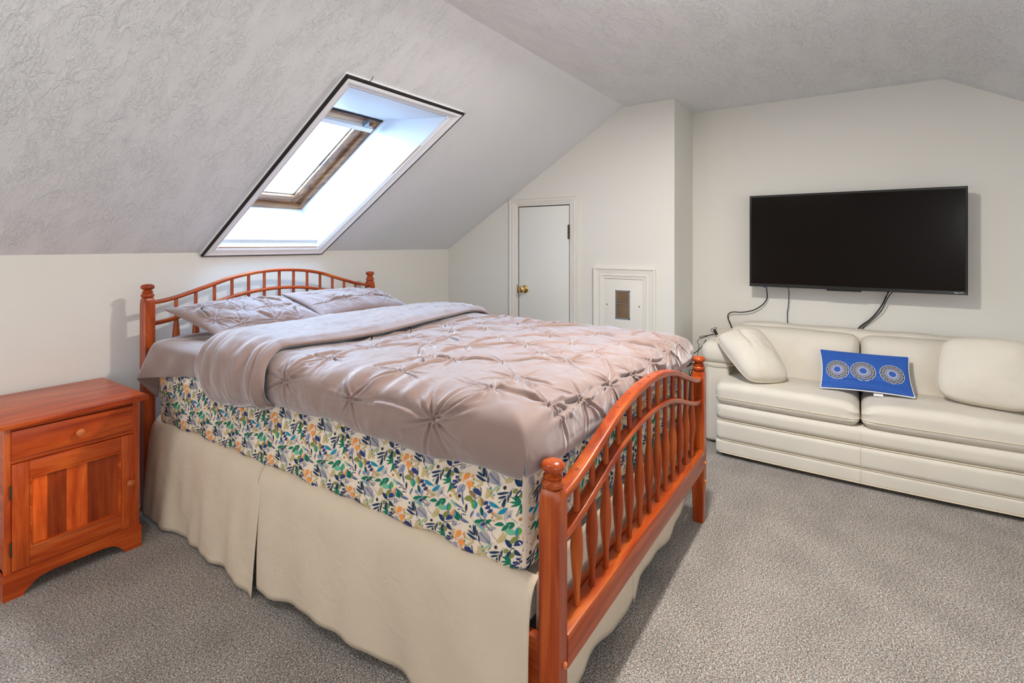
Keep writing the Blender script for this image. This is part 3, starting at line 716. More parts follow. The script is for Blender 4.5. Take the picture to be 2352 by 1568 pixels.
# cloth coordinate s for a top X and t for a top Y
topi = slice(int(14*5), int(14*11)+1)
def S_(X): return float(np.interp(X, PX[topi, 0], DX[topi]))
topj = slice(14*2, 14*6+1)
def T_(Y): return float(np.interp(-Y, -PY[topj, 0], DY[topj]))
s_side = float(DX[14*3+2])   # side row, z ~ .79
t_foot = float(DY[int(14*7.4)])
PIN = [(s_side, T_(1.583)), (s_side, T_(1.247)), (s_side, T_(.923)), (s_side+.01, t_foot+.03),
       (S_(1.12), T_(1.502)), (S_(1.115), T_(1.152)), (S_(1.12), T_(.812)), (S_(1.27), T_(.84)), (S_(1.33), T_(1.134)), (S_(1.486), T_(1.399)),
       (S_(1.537), T_(.807)), (S_(1.584), T_(.944)), (S_(1.682), T_(1.069)), (S_(1.711), T_(.79)), (S_(1.819), T_(.934)), (S_(1.911), T_(1.085)), (S_(1.967), T_(.79)), (S_(2.243), T_(1.111)), (S_(2.247), T_(.79)), (S_(2.08), T_(.945)), (S_(1.40), T_(.98)),
       (S_(1.165), t_foot-.03), (S_(1.32), t_foot), (S_(1.512), t_foot), (S_(1.692), t_foot+.01), (S_(1.889), t_foot), (S_(2.1), t_foot), (S_(2.28), t_foot)]
for r, Y in enumerate((1.25, 1.40, 1.54, 1.66)):
    for c in range(6):
        X = 1.30+.235*c+(.117 if r % 2 else 0)+random.uniform(-.025, .025); Yj = Y+random.uniform(-.02, .02)
        if X < 2.37 and all(math.hypot(S_(X)-a, T_(Yj)-b) > .10 for a, b in PIN): PIN.append((S_(X), T_(Yj)))
PIN = np.array(PIN)
def pucker(s, t, pins, amp=.020, rad=.085, seed=3, links=True, maxlink=.30, flatx=False):
    """height of pintucked cloth over cloth coordinates"""
    shp = s.shape; P = np.stack([s.ravel(), t.ravel()], 1)
    d = np.linalg.norm(P[:, None, :]-pins[None, :, :], axis=2); i1 = d.argmin(1); f1 = d[np.arange(len(P)), i1]
    h = amp*(.42 if flatx else .8)*(1-np.exp(-(f1/rad)**1.3))
    v = P-pins[i1]; th = np.arctan2(v[:, 1], v[:, 0])
    rs = np.random.default_rng(seed); ph = rs.uniform(0, 6.28, len(pins)); nf = rs.integers(6, 10, len(pins))
    for k in range(len(pins)):
        w = P-pins[k]; near = np.abs(w).max(1) < .2
        if not near.any(): continue
        w = w[near]; r = np.linalg.norm(w, axis=1); hh = np.zeros(len(w))
        m = int(nf[k]); a0 = ph[k]
        for q in range(m):
            an = a0+2*PI*q/m+rs.uniform(-.3, .3); L = rs.uniform(.03, .10); ex, ey = math.cos(an), math.sin(an)
            al = w[:, 0]*ex+w[:, 1]*ey; pe = -w[:, 0]*ey+w[:, 1]*ex; pe = pe+rs.uniform(-1.2, 1.2)*al*al*np.sign(1)
            wid = .0028+.034*np.clip(al, 0, .2)
            on_ = np.clip(al/.004, 0, 1)*np.exp(-(np.clip(al, 0, 9)/L)**2)
            hh += amp*.42*on_*(-np.exp(-(pe/wid)**2)+.55*np.exp(-((pe-1.9*wid)/wid)**2)+.55*np.exp(-((pe+1.9*wid)/wid)**2))
        h[near] += hh
    if links:
        used = 0
        for a in range(len(pins)):
            dd = np.linalg.norm(pins-pins[a], axis=1); order = np.argsort(dd)[1:5]
            for b in order:
                if b < a and a in np.argsort(np.linalg.norm(pins-pins[b], axis=1))[1:5]: continue
                if dd[b] > maxlink: continue
                e = (pins[b]-pins[a])/dd[b]
                if rs.uniform() < ((.05 if abs(e[0]) > .75 else .62) if flatx else .5): continue
                w = P-pins[a]; near = np.linalg.norm(P-(pins[a]+pins[b])/2, axis=1) < dd[b]*.5+.07; w = w[near]
                al = w@e; pe = w@np.array([-e[1], e[0]])
                cv = rs.uniform(-.025, .025); tt = al/dd[b]; pe = pe-cv*np.sin(PI*np.clip(tt, 0, 1))
                win = np.clip(np.minimum(tt, 1-tt)*6, 0, 1)
                sg = rs.choice([-1, 1]); dep = rs.uniform(.5, 1.1)*.012*amp/.02; ln = rs.uniform(.55, 1)
                win = win*np.clip((ln-tt)*8, 0, 1) if rs.uniform() < .5 else win*np.clip((tt-1+ln)*8, 0, 1)
                h[near] += win*dep*(-np.exp(-(pe/.0055)**2)+.85*np.exp(-((pe-sg*.013)/.0095)**2)+.25*np.exp(-((pe+sg*.03)/.02)**2))
    return h.reshape(shp)
def wrinkle(s, t, seed, sc=(9, 9), amp=.003):
    P = np.stack([s.ravel()*sc[0], t.ravel()*sc[1], np.zeros(s.size)], 1)
    return amp*np.array([noise.fractal(Vector((p[0]+seed, p[1]-seed, seed)), 1.0, 2.1, 3) for p in P]).reshape(s.shape)
def displaced(s, t, h, fbase=base):
    P = fbase(s, t); e = .002
    du = fbase(s+e, t)-fbase(s-e, t); dv = fbase(s, t+e)-fbase(s, t-e)
    n = np.cross(du, dv); n /= np.maximum(np.linalg.norm(n, axis=-1, keepdims=True), 1e-9)
    n = np.where((n[..., 2:3] < 0) & (P[..., 2:3] > .84), -n, n)
    return P, n
duv = thing('duvet', 'taupe pintucked duvet with a folded top spread over the bed', 'duvet', (1.70, 1.3, .70))
nu, nv = 640, 560
s = np.linspace(0, DX[-1], nu)[:, None]+np.zeros((1, nv)); t = np.linspace(0, DY[-1], nv)[None, :]+np.zeros((nu, 1))
h = pucker(s, t, PIN, maxlink=.36, flatx=True)+wrinkle(s, t, 3.3, (6, 9), .007)+wrinkle(s, t, 9.1, (20, 12), .0012)
# soft edge folds down the left flank
flank = np.exp(-((s-S_(1.10)+.05)/.07)**2); h += flank*.0045*np.sin(t*62+6*np.sin(t*5.1))*(.5+.5*np.sin(t*7+1))
edge = np.clip(np.minimum(np.minimum(s, DX[-1]-s)/.05, (DY[-1]-t)/.05), 0, 1); h = h*edge-.012*edge+.004
P, n = displaced(s, t, h)
corner = np.clip((P[..., 0]-1.06)/.05, 0, 1)+np.clip((P[..., 1]-.72)/.05, 0, 1); h = h*np.clip(corner, .35, 1)
# orientation: make normals point outwards
ctr = np.array([1.72, 1.4, .55]); sgn = np.sign((n*(P-ctr)).sum(-1, keepdims=True)); n = n*sgn
P = P+n*h[..., None]
hemz = np.clip(1-s/.07, 0, 1); P[..., 2] += hemz*(.010*np.sin(t*9)+.006*np.sin(t*23+1)+.012*np.clip((t-T_(1.25))/.5, 0, 1)*0-.02*np.clip((t-T_(.95))/.35, 0, 1))
P[..., 0] -= np.clip(1-s/.22, 0, 1)*(.006+.008*np.sin(t*7.5+.6))
msk = (np.clip((1.16-P[..., 0])/.06, 0, 1)*np.clip((.80-P[..., 1])/.06, 0, 1))[..., None]
P[..., 2] = np.where(msk[..., 0] > 0, np.maximum(P[..., 2], .688), P[..., 2])
for _ in range(26):
    Q = np.pad(P, ((1, 1), (1, 1), (0, 0)), mode='edge'); A_ = (Q[:-2, 1:-1]+Q[2:, 1:-1]+Q[1:-1, :-2]+Q[1:-1, 2:])/4; P = P+(A_-P)*msk*.8
gf = np.array(grid_f(nu, nv, True)); sf, tf = s.reshape(-1)[gf].mean(1), t.reshape(-1)[gf].mean(1)
gf = gf[(sf+(DY[-1]-tf)) > .165].tolist()
o = mk('quilted_cover', P.reshape(-1, 3), gf, M['duvet'], duv, sharp=None); solid(o, .010, -1)
# folded cuff at the head end
cu, cv = 200, 80
s0, s1 = 0.0, DX[-1]
s = np.linspace(s0, s1, cu)[:, None]+np.zeros((1, cv)); tt = np.linspace(0, 1, cv)[None, :]+np.zeros((cu, 1))
Xs = np.interp(s, DX, PX[:, 0])
sn = (s-DX[14*5])/(S_(2.3)-DX[14*5])
ylow = np.interp(sn[:, 0], [-.4, -.1, .0, .17, .33, .5, .7, .95, 1.2], [1.655, 1.67, 1.72, 1.665, 1.65, 1.675, 1.73, 1.79, 1.80])[:, None]
yhigh = np.interp(sn[:, 0], [-.45, -.3, -.15, 0, .3, .7, .95, 1.1, 1.3], [1.99, 2.06, 2.09, 2.165, 2.165, 2.17, 2.14, 2.08, 2.03])[:, None]
Yc = ylow+(yhigh-ylow)*tt
def cbase(s, Y):
    X = np.interp(s, DX, PX[:, 0]); zx = np.interp(s, DX, PX[:, 1]); return np.stack([X, Y, zx], -1)
P = cbase(s, Yc); e = .002
du = cbase(s+e, Yc)-cbase(s-e, Yc); n = np.stack([-du[..., 2], 0*du[..., 0], du[..., 0]], -1); n /= np.maximum(np.linalg.norm(n, axis=-1, keepdims=True), 1e-9)
sgn = np.sign(n[..., 0:1]*(P[..., 0:1]-1.72)+n[..., 2:3]*(P[..., 2:3]-.55)); n = n*np.where(sgn == 0, 1, sgn)
prof = .034*np.clip(np.sin(PI*np.clip(tt, 0, 1)*.5)**.25, 0, 1)*np.where(tt > .86, np.clip(np.cos((tt-.86)/.14*PI/2), 0, 1)**.5, 1)
prof = np.where(tt < .10, .016+.018*(tt/.10), prof)
puff = .010*np.sin(PI*tt)**.7
w = wrinkle(s, tt*.45, 5.0, (5, 10), .010)+wrinkle(s, tt*.45, 7.0, (30, 12), .003)
fl = np.exp(-((s-DX[14*4])/.06)**2)*.0035*np.sin(tt*38+3*np.sin(tt*6))
ridge = .009*np.exp(-((tt-.13)/.035)**2)*(.6+.4*np.sin(s*14))
hh = prof+puff+w*np.clip(tt*6, 0, 1)*np.clip((1-tt)*6, 0, 1)+fl+ridge
P = P+n*hh[..., None]
drop = np.clip((tt-.86)/.14, 0, 1); P[..., 2] -= .014*drop**2*np.where(P[..., 2] > .80, 1, .0)
hemz = np.clip(1-s/.07, 0, 1); P[..., 2] += hemz*(.004+.012*np.sin(tt*5+1))
o = mk('folded_cuff', P.reshape(-1, 3), grid_f(cu, cv), M['duvet'], duv, sharp=None); solid(o, .012, 0)

# ------------------------------------------------------------------ flat sheet at the head end
def fsheet():
    nu, nv = 90, 70; V = np.zeros((nu, nv, 3))
    for i in range(nu):
        a = i/(nu-1); Y = 1.98+(2.672-1.98)*a
        fl = max(0, (a-.55)/.45)**2
        hz = np.interp(a, [0, .33, .7, 1], [.70, .70, .672, .635])
        a2 = min(1, max(0, (a-.3)*4)); pts = [(1.043-.008*a2-.050*fl-.006*a2*math.sin(a*19), hz), (1.042-.012*a2-.018*fl+.003*a2*math.sin(a*26), (hz+.80)/2), (1.043-.004*a, .780), (1.075, .804), (1.14, .8105), (1.4, .810), (1.722, .810), (2.2, .810), (2.36, .811), (2.405, .803), (2.423, .76), (2.418, .70)]
        Pc, Dc = curve_len(pts, 10); ss = np.r_[np.linspace(0, .30, 34), np.linspace(.32, Dc[-1], nv-34)]
        V[i, :, 0] = np.interp(ss, Dc, Pc[:, 0]); V[i, :, 2] = np.interp(ss, Dc, Pc[:, 1]); V[i, :, 1] = Y
        V[i, :34, 1] += .05*fl*np.linspace(1, 0, 34)
    sm = np.arange(nv)[None, :]+np.zeros((nu, 1)); V[..., 2] += .003*np.sin(V[..., 1]*31+sm*.4)*(sm > 20)*(sm < 60)
    V[:, 26:36, 2] += .004*np.sin(V[:, 26:36, 1]*60)
    return V
V = fsheet(); nu, nv = V.shape[:2]
gg = G(); gg.add(V.reshape(-1, 3).tolist(), grid_f(nu, nv, True))
# the loose corner: turns round the end of the mattress and hangs down
cn = []
e0 = V[-1, :30]
for k in range(12):
    q = k/11
    for j in range(30):
        p = e0[j]; tj = j/29
        cn.append((p[0]+.075*q*(1-tj*.3), p[1]+.012*math.sin(q*PI)-.03*q*(1-tj)+.012*tj, p[2]-.10*q*(1-tj)**1.5-.0))
gg.add(cn, grid_f(12, 30, True))
o = gg.mk('flat_sheet', M['duvet'], sharp=None); solid(o, .003, -1); tag(o, 'plain taupe flat sheet showing at the head of the bed under the pillows', 'bed sheet')

# ------------------------------------------------------------------ pillows
def pillow_vf(c, thick, n=70, pins=None, amp=.02, bow=.03, seed=1, flat=.45, wr=.004, back=.8, edge=.004, extra=None, rad=.07, rnd=0.0):
    """c: corners (u0v0, u1v0, u1v1, u0v1); grid of two sheets meeting at the rim"""
    c = np.array(c, float); m = n
    u = (1-np.cos(np.linspace(0, PI, n)))/2*.6+np.linspace(0, 1, n)*.4; v = u.copy()
    U, Vv = np.meshgrid(u, v, indexing='ij')
    eu = (U-.5)*2; ev = (Vv-.5)*2
    U2 = .5+.5*eu*(1-bow*(1-ev**2)*1.6*abs(eu)**3); V2 = .5+.5*ev*(1-bow*(1-eu**2)*2.2*abs(ev)**3)
    rf = 1-rnd*(np.abs(eu)**4*np.abs(ev)**4); U2 = .5+(U2-.5)*rf; V2 = .5+(V2-.5)*rf
    B = ((1-U2)*(1-V2))[..., None]*c[0]+(U2*(1-V2))[..., None]*c[1]+(U2*V2)[..., None]*c[2]+((1-U2)*V2)[..., None]*c[3]
    nrm = np.cross(c[1]-c[0], c[3]-c[0]); nrm /= np.linalg.norm(nrm)
    Lu, Lv = np.linalg.norm(c[1]-c[0]), np.linalg.norm(c[3]-c[0])
    T = np.clip(np.sin(PI*U), 0, 1)**flat*np.clip(np.sin(PI*Vv), 0, 1)**flat
    rim = np.clip(np.minimum(np.minimum(U, 1-U)*Lu, np.minimum(Vv, 1-Vv)*Lv)/.05, 0, 1)
    h = thick*T
    if pins is not None: h = h+rim*(pucker(U*Lu, Vv*Lv, np.array(pins)*np.array([Lu, Lv]), amp, rad, seed, True, .28)-amp*.55)
    h = h+rim*wrinkle(U*Lu, Vv*Lv, seed*1.7, (9, 9), wr)
    if extra is not None: h = h+rim*extra(U, Vv)
    hb = thick*back*T
    top = B+nrm*(h+edge/2)[..., None]; bot = B-nrm*(hb+edge/2)[..., None]
    V = np.concatenate([top.reshape(-1, 3), bot.reshape(-1, 3)]); f = grid_f(n, n)+[tuple(i+n*n for i in q) for q in grid_f(n, n, True)]
    ring = [i*n for i in range(n)]+[(n-1)*n+j for j in range(1, n)]+[i*n+n-1 for i in range(n-2, -1, -1)]+[j for j in range(n-2, 0, -1)]
    for a, b in zip(ring, ring[1:]+ring[:1]): f.append((a, a+n*n, b+n*n, b))
    rimpts = [(top.reshape(-1, 3)[i]+bot.reshape(-1, 3)[i])/2 for i in ring]
    return V, f, rimpts, top, nrm
pins1 = [(.10, .30), (.16, .72), (.36, .40), (.40, .80), (.62, .36), (.58, .72), (.86, .40), (.82, .76), (.24, .08), (.52, .06), (.74, .04)]
v, f, rim, _, _ = pillow_vf([(1.165, 2.375, .838), (1.745, 2.375, .840), (1.665, 2.70, .955), (1.085, 2.69, .940)], .066, 130, pins1, .020, .03, 11, .5, .006)
tag(mk('pillow', v, f, M['duvet'], sharp=None), 'taupe pintucked pillow on the nightstand side of the bed, in front of the other pillow', 'pillow', 'pintucked pillows')
pins2 = [(.14, .35), (.20, .75), (.36, .30), (.45, .72), (.60, .40), (.70, .78), (.84, .36), (.9, .75)]
v, f, rim, _, _ = pillow_vf([(1.765, 2.44, .842), (2.36, 2.385, .846), (2.37, 2.69, .945), (1.69, 2.725, .962)], .058, 130, pins2, .018, .03, 5, .5, .006)
tag(mk('pillow', v, f, M['duvet'], sharp=None), 'taupe pintucked pillow farther from the nightstand, half hidden behind the other pillow', 'pillow', 'pintucked pillows')

# ------------------------------------------------------------------ nightstand
NX0, NX1, NY0, NY1 = .497, .903, 2.468, 2.93
ns = thing('nightstand', 'cherry wood nightstand with one drawer and one door beside the bed', 'nightstand', ((NX0+NX1)/2, 2.7, 0))
v, f = box_vf(.481, .929, 2.442, 2.938, .603, .623, .004); mk('tabletop', v, f, M['ns_x'], ns)
gb = G()
t = .018
for a in ((NX0, NX0+t, NY0+.012, NY1, .03, .603), (NX1-t, NX1, NY0+.012, NY1, .03, .603), (NX0, NX1, NY1-.01, NY1, .05, .603), (NX0, NX1, NY0+.02, NY1, .085, .10), (NX0+t, NX1-t, NY0+.03, NY1, .475, .482)):
    gb.add(*box_vf(*a, .001))
carc = gb.mk('carcass', M['ns_y'], ns)
s_ = .018
box('face_stile', M['ns_z'], ns, NX0, NX0+s_, NY0, NY0+.014, .085, .603, .001); box('face_stile', M['ns_z'], ns, NX1-s_-.004, NX1, NY0, NY0+.014, .085, .603, .001)
for z0, z1 in ((.590, .603), (.473, .486), (.085, .095)): box('face_rail', M['ns_x'], ns, NX0+s_, NX1-s_-.004, NY0+.0005, NY0+.014, z0, z1, .001)
dr = box('drawer', M['ns_x'], ns, .515, .880, NY0-.006, NY0+.16, .488, .588, .003)
KN = [(.0065, 0), (.0068, -.008), (.0105, -.011), (.0145, -.017), (.0150, -.021), (.0128, -.026), (.0055, -.029)]
v, f = lathe_vf(KN, (.703, NY0-.006, .534), 'y', 20); mk('knob', v, f, M['wood_light'], dr)['label'] = 'pale wooden knob'
DX0, DX1, DZ0, DZ1 = .516, .880, .097, .471
dd = box('door', M['boards'], ns, .566, .835, NY0+.002, NY0+.010, .160, .412, 0); dd['label'] = 'door with a recessed panel of boards in several wood tones'
box('door_stile', M['ns_z'], dd, DX0, .562, NY0-.006, NY0+.013, DZ0, DZ1, .0025); box('door_stile', M['ns_z'], dd, .839, DX1, NY0-.006, NY0+.013, DZ0, DZ1, .0025)
box('door_rail', M['ns_x'], dd, .562, .839, NY0-.0058, NY0+.013, .415, DZ1, .0025); box('door_rail', M['ns_x'], dd, .562, .839, NY0-.0058, NY0+.013, DZ0, .158, .0025)
# sloped bead and recessed board panel
def yrect(x0, x1, z0, z1, y): return [(x0, y, z0), (x1, y, z0), (x1, y, z1), (x0, y, z1)]
r_ = [yrect(.562, .839, .158, .415, NY0-.0055), yrect(.5645, .8365, .1605, .4125, NY0-.0105), yrect(.5685, .8325, .1645, .4085, NY0-.0095), yrect(.5715, .8295, .1675, .4055, NY0-.002), yrect(.573, .828, .169, .404, NY0+.004)]
gd = ringq(r_); gd.mk('panel_bead', M['ns_x'], dd, smooth=False)
v, f = lathe_vf([(a*.92, b) for a, b in KN], (.866, NY0-.006, .280), 'y', 20); mk('knob', v, f, M['wood_light'], dd)['label'] = 'pale wooden knob'
for z in (.175, .375):
    v, f = lathe_vf([(.003, -.025), (.0034, -.022), (.0034, .022), (.003, .025)], (.5135, NY0-.005, z), 'z', 8); mk('hinge', v, f, M['dkmetal'], dd)
# base with shaped feet
pts = [(.492, 0), (.548, 0), (.551, .014), (.562, .020), (.572, .032), (.590, .044), (.625, .050), (.78, .050), (.812, .044), (.828, .032), (.838, .020), (.848, .014), (.852, 0), (.909, 0), (.909, .082), (.906, .090), (.495, .090), (.492, .082)]
n_ = len(pts); v = [(x, NY0-.007, z) for x, z in pts]+[(x, NY0+.013, z) for x, z in pts]
bmx = bmesh.new(); fv = [bmx.verts.new(p) for p in v[:n_]]; face = bmx.faces.new(fv); ext = bmesh.ops.extrude_face_region(bmx, geom=[face])
for w_ in ext['geom']:
    if isinstance(w_, bmesh.types.BMVert): w_.co.y += .02
bmesh.ops.triangulate(bmx, faces=[q for q in bmx.faces if len(q.verts) > 4]); bmesh.ops.recalc_face_normals(bmx, faces=bmx.faces[:])
bmx.verts.index_update(); v = [tuple(w_.co) for w_ in bmx.verts]; f = [tuple(w_.index for w_ in q.verts) for q in bmx.faces]; bmx.free()
gb = G(); gb.add(v, f)
for x0, x1 in ((.492, .505), (.896, .909)):
    gb.add(*box_vf(x0, x1, NY0+.012, NY0+.06, 0, .09, .001)); gb.add(*box_vf(x0, x1, NY0+.06, NY1-.06, .05, .09, .001)); gb.add(*box_vf(x0, x1, NY1-.06, NY1, 0, .09, .001))
gb.mk('plinth', M['ns_x'], ns, sharp=30)

# ------------------------------------------------------------------ sofa
SYC = -.012
sofa = thing('sofa', 'cream upholstered two seat sofa against the television wall', 'sofa', (3.55, SYC, 0))
SL, SR = .70, -.77          # left and right limits of the seat block
# front base in three padded tiers, slightly bowed
def bow(P, d=.02):
    Q = P.copy(); yy = (P[:, 1]-SYC)/.70; Q[:, 0] -= d*np.clip(1-yy**2, -1, 1)*np.clip((3.45-P[:, 0])/.25, 0, 1); return Q
for name, z0, z1, x0, r in (('base_tier', .018, .102, 3.192, .020), ('base_tier', .098, .218, 3.184, .030), ('base_tier', .213, .312, 3.186, .038)):
    v, f = rbox_vf((x0, SR, z0), (3.70, SL, z1), r, .05, 5, bow); mk(name, v, f, M['sofa'], sofa)
def edge_path(x, z, yl, yr, rc=.045, d=.02):
    pts = [(x+.12, yl, z), (x+.05, yl, z), (x+.012, yl-.012, z), (x, yl-.05, z)]
    for k in range(1, 12): pts.append((x, yl-.05+(yr+.05-yl+.05)*k/12, z))
    pts += [(x, yr+.05, z), (x+.012, yr+.012, z), (x+.05, yr, z), (x+.12, yr, z)]
    P = np.array(pts); return [tuple(p) for p in bow(P, d)]
for z, x in ((.100, 3.196), (.216, 3.193), (.026, 3.192)):
    v, f = sweep_vf(catmull(edge_path(x, z, SL, SR), 3), circ(.0035, 6)); mk('piping', v, f, M['piping'], sofa)
box('plinth', M['dark'], sofa, 3.23, 3.80, SR+.03, SL-.03, .0, .03, .002)
v, f = sweep_vf([(3.1885-.0195, SYC, .03), (3.1805-.0195, SYC, .10), (3.1795-.0195, SYC, .21), (3.185-.0195, SYC, .295)], circ(.0007, 5)); mk('centre_seam', v, f, M['piping'], sofa)
# seat cushions
for y0, y1, sd in ((SYC+.003, SL+.002, 1), (SR-.002, SYC-.003, 2)):
    def sfn(P, y0=y0, y1=y1, sd=sd):
        Q = bow(P, .022); u = np.clip((P[:, 1]-y0)/(y1-y0), 0, 1); w = np.clip((P[:, 0]-3.185)/.45, 0, 1)
        top = np.clip((P[:, 2]-.33)/.08, 0, 1)
        Q[:, 2] += top*(.018*(np.sin(PI*u)**.6)*(.5+.5*np.sin(PI*np.clip(w, 0, 1))))+top*.004*nz(P, (9, 9, 9), sd*3.3)
        inner = np.exp(-((P[:, 1]-SYC)/.05)**2)
        Q[:, 2] -= top*inner*.016; Q[:, 2] += (1-top)*inner*.004
        Q[:, 0] += .004*inner*np.sin(P[:, 2]*220)*np.clip((3.30-P[:, 0])/.1, 0, 1)
        return Q
    v, f = rbox_vf((3.182, y0, .306), (3.66, y1, .428), .042, .028, 6, sfn)
    cu_ = mk('seat_cushion', v, f, M['sofa'], sofa)
    v, f = sweep_vf(catmull([(a-.001, b, c) for a, b, c in edge_path(3.183, .350, y1 if y1 > y0 else y0, y0, .045, .022)], 3), circ(.0032, 6)); mk('piping', v, f, M['piping'], cu_)
# arms
for sgn, ya, yb in ((1, .662, .800), (-1, -.91, -.772)):
    v, f = rbox_vf((3.375, min(ya, yb), .012), (3.835, max(ya, yb), .54), .022, .05, 4)
    arm = mk('arm', v, f, M['sofa'], sofa)
    c = (ya+yb)/2
    def afn(P, c=c, sgn=sgn):
        Q = P.copy(); w = np.clip((P[:, 0]-3.34)/.5, 0, 1)
        Q[:, 2] += .045*np.clip((P[:, 2]-.5)/.12, 0, 1)*w**.7+.004*nz(P, (14, 14, 14), 2.2)
        Q[:, 1] += sgn*.0
        return Q
    v, f = rbox_vf((3.352, c-.100, .492), (3.835, c+.100, .622), .060, .03, 6, afn)
    mk('arm_pad', v, f, M['sofa'], arm)
    v, f = sweep_vf(catmull([(3.42, c+.097, .502), (3.37, c+.09, .500), (3.358, c+.03, .497), (3.358, c-.03, .497), (3.37, c-.09, .500), (3.42, c-.097, .502)], 4), circ(.003, 6)); mk('piping', v, f, M['piping'], arm)
    v, f = sweep_vf([(3.3755, c+.052*1, .04), (3.3745, c+.052, .25), (3.3755, c+.052, .49)], circ(.002, 6)); mk('front_seam', v, f, M['piping'], arm)
# back frame and back cushions
def kfn(P):
    Q = P.copy(); top = np.clip((P[:, 2]-.60)/.12, 0, 1); yy = np.clip(np.abs(P[:, 1]-SYC)-.60, 0, .15)/.1
    Q[:, 2] -= top*.035*yy**2; Q[:, 0] += .0; Q[:, 2] += top*.003*np.sin(P[:, 1]*17); return Q
v, f = rbox_vf((3.705, -.86, .03), (3.842, .765, .728), .045, .05, 5, kfn); mk('back_frame', v, f, M['sofa'], sofa)
for y0, y1, sd in ((SYC+.003, .70, 4), (-.77, SYC-.003, 5)):
    def bfn(P, y0=y0, y1=y1, sd=sd):
        Q = P.copy(); u = np.clip((P[:, 1]-y0)/(y1-y0), 0, 1); w = np.clip((P[:, 2]-.41)/.30, 0, 1)
        fr = np.clip((3.64-P[:, 0])/.10, 0, 1)
        Q[:, 0] += .115*w                                   # lean
        Q[:, 0] -= fr*.030*np.sin(PI*u)**.6*np.sin(PI*(.15+.8*w))
        Q[:, 2] += .014*w*np.sin(PI*u)**.5
        inner = np.exp(-((P[:, 1]-SYC)/.035)**2); Q[:, 0] += fr*inner*.018
        Q += .004*nz(P, (10, 7, 10), sd*1.9)[:, None]*np.array([1, 0, .6])
        tp = np.exp(-((w-.86)/.10)**2); Q[:, 0] -= fr*tp*.004*np.sin(u*38+3*np.sin(u*7))
        return Q
    v, f = rbox_vf((3.515, y0, .405), (3.665, y1, .700), .045, .03, 5, bfn); mk('back_cushion', v, f, M['sofa'], sofa)

def piped(name, c, thick, m, label, group=None, n=56, r=.004, pm=None, **kw):
    v, f, rim, top, nrm = pillow_vf(c, thick, n, **kw)
    o = mk(name, v, f, m, sharp=None)
    rv = [tuple(p) for p in rim[::2]]; rv.append(rv[0])
    pv, pf_ = sweep_vf(rv, circ(r, 6), tuple(nrm), False)
    mk('piping', pv, pf_, pm or M['piping'], o)
    tag(o, label, 'cushion', group); return o, top, nrm
# square cushion leaning on the left arm
piped('throw_cushion', [(3.205, .520, .456), (3.365, .325, .458), (3.515, .520, .715), (3.345, .740, .672)], .095, M['sofa'], 'cream square cushion leaning on the sofa arm nearest the bed', None, flat=.34, wr=.010, seed=6, bow=-.02, back=.2, rnd=.10,
      extra=lambda U, V: -.018*np.exp(-((U-.35-.15*V)/.05)**2)*np.clip((V-.45)*3, 0, 1))
piped('throw_cushion', [(3.405, -.335, .466), (3.330, -.70, .462), (3.450, -.715, .770), (3.505, -.365, .755)], .075, M['sofa'], 'cream square cushion at the sofa end away from the bed, past the blue cushion', None, flat=.40, wr=.006, seed=8, bow=-.02, back=.2, rnd=.14)

# blue embroidered cushion
def pleats(U, V):
    d = 0*V
    for k, v0 in enumerate((.055, .10, .145, .19, .80, .85, .90, .945)):
        q = V-v0-.008*np.sin(U*5+k*2); d = d-.0055*np.exp(-(q/.010)**2)*np.clip(.55+.6*np.sin(U*6+k*1.7), .15, 1)+.003*np.exp(-((q-.02)/.012)**2)
    return d
cb = [(3.330, .171, .449), (3.358, -.245, .4545), (3.515, -.230, .632), (3.520, .185, .627)]
# corners ordered u: picture-left to right, v: bottom to top ; face towards the room
o, top, nrm = piped('lumbar_cushion', cb, .040, M['blue'], 'blue lumbar cushion with three embroidered medallions in the middle of the sofa', None, n=120, r=.0042, pm=M['cream'], flat=.42, wr=.003, seed=3, bow=.035, back=.8, extra=pleats)
nu = top.shape[0]; uu = (1-np.cos(np.linspace(0, PI, nu)))/2*.6+np.linspace(0, 1, nu)*.4
def on(u, v, e):
    fu = np.interp(u, uu, np.arange(nu)); fv = np.interp(v, uu, np.arange(nu)); i, j = min(int(fu), nu-2), min(int(fv), nu-2); a, b = fu-i, fv-j
    p = top[i, j]*(1-a)*(1-b)+top[i+1, j]*a*(1-b)+top[i+1, j+1]*a*b+top[i, j+1]*(1-a)*b
    return tuple(p+nrm*e)
LU, LV = .42, .255
emb = G()
def stroke(pts, w, e, m):
    n = len(pts); L, R = [], []
    for i in range(n):
        a, b = pts[max(i-1, 0)], pts[min(i+1, n-1)]; d = math.hypot(b[0]-a[0], b[1]-a[1]) or 1; nx, ny = -(b[1]-a[1])/d*w/2, (b[0]-a[0])/d*w/2
        L.append(on((pts[i][0]+nx)/LU, (pts[i][1]+ny)/LV, e)); R.append(on((pts[i][0]-nx)/LU, (pts[i][1]-ny)/LV, e))
    emb.add(L+R, [(i, i+1, n+i+1, n+i) for i in range(n-1)], m)
def blob(pts, e, m):
    c = (sum(p[0] for p in pts)/len(pts), sum(p[1] for p in pts)/len(pts)); q = [c]+pts
    emb.add([on(a/LU, b/LV, e) for a, b in q], [(0, i, i % len(pts)+1) for i in range(1, len(pts)+1)], m)
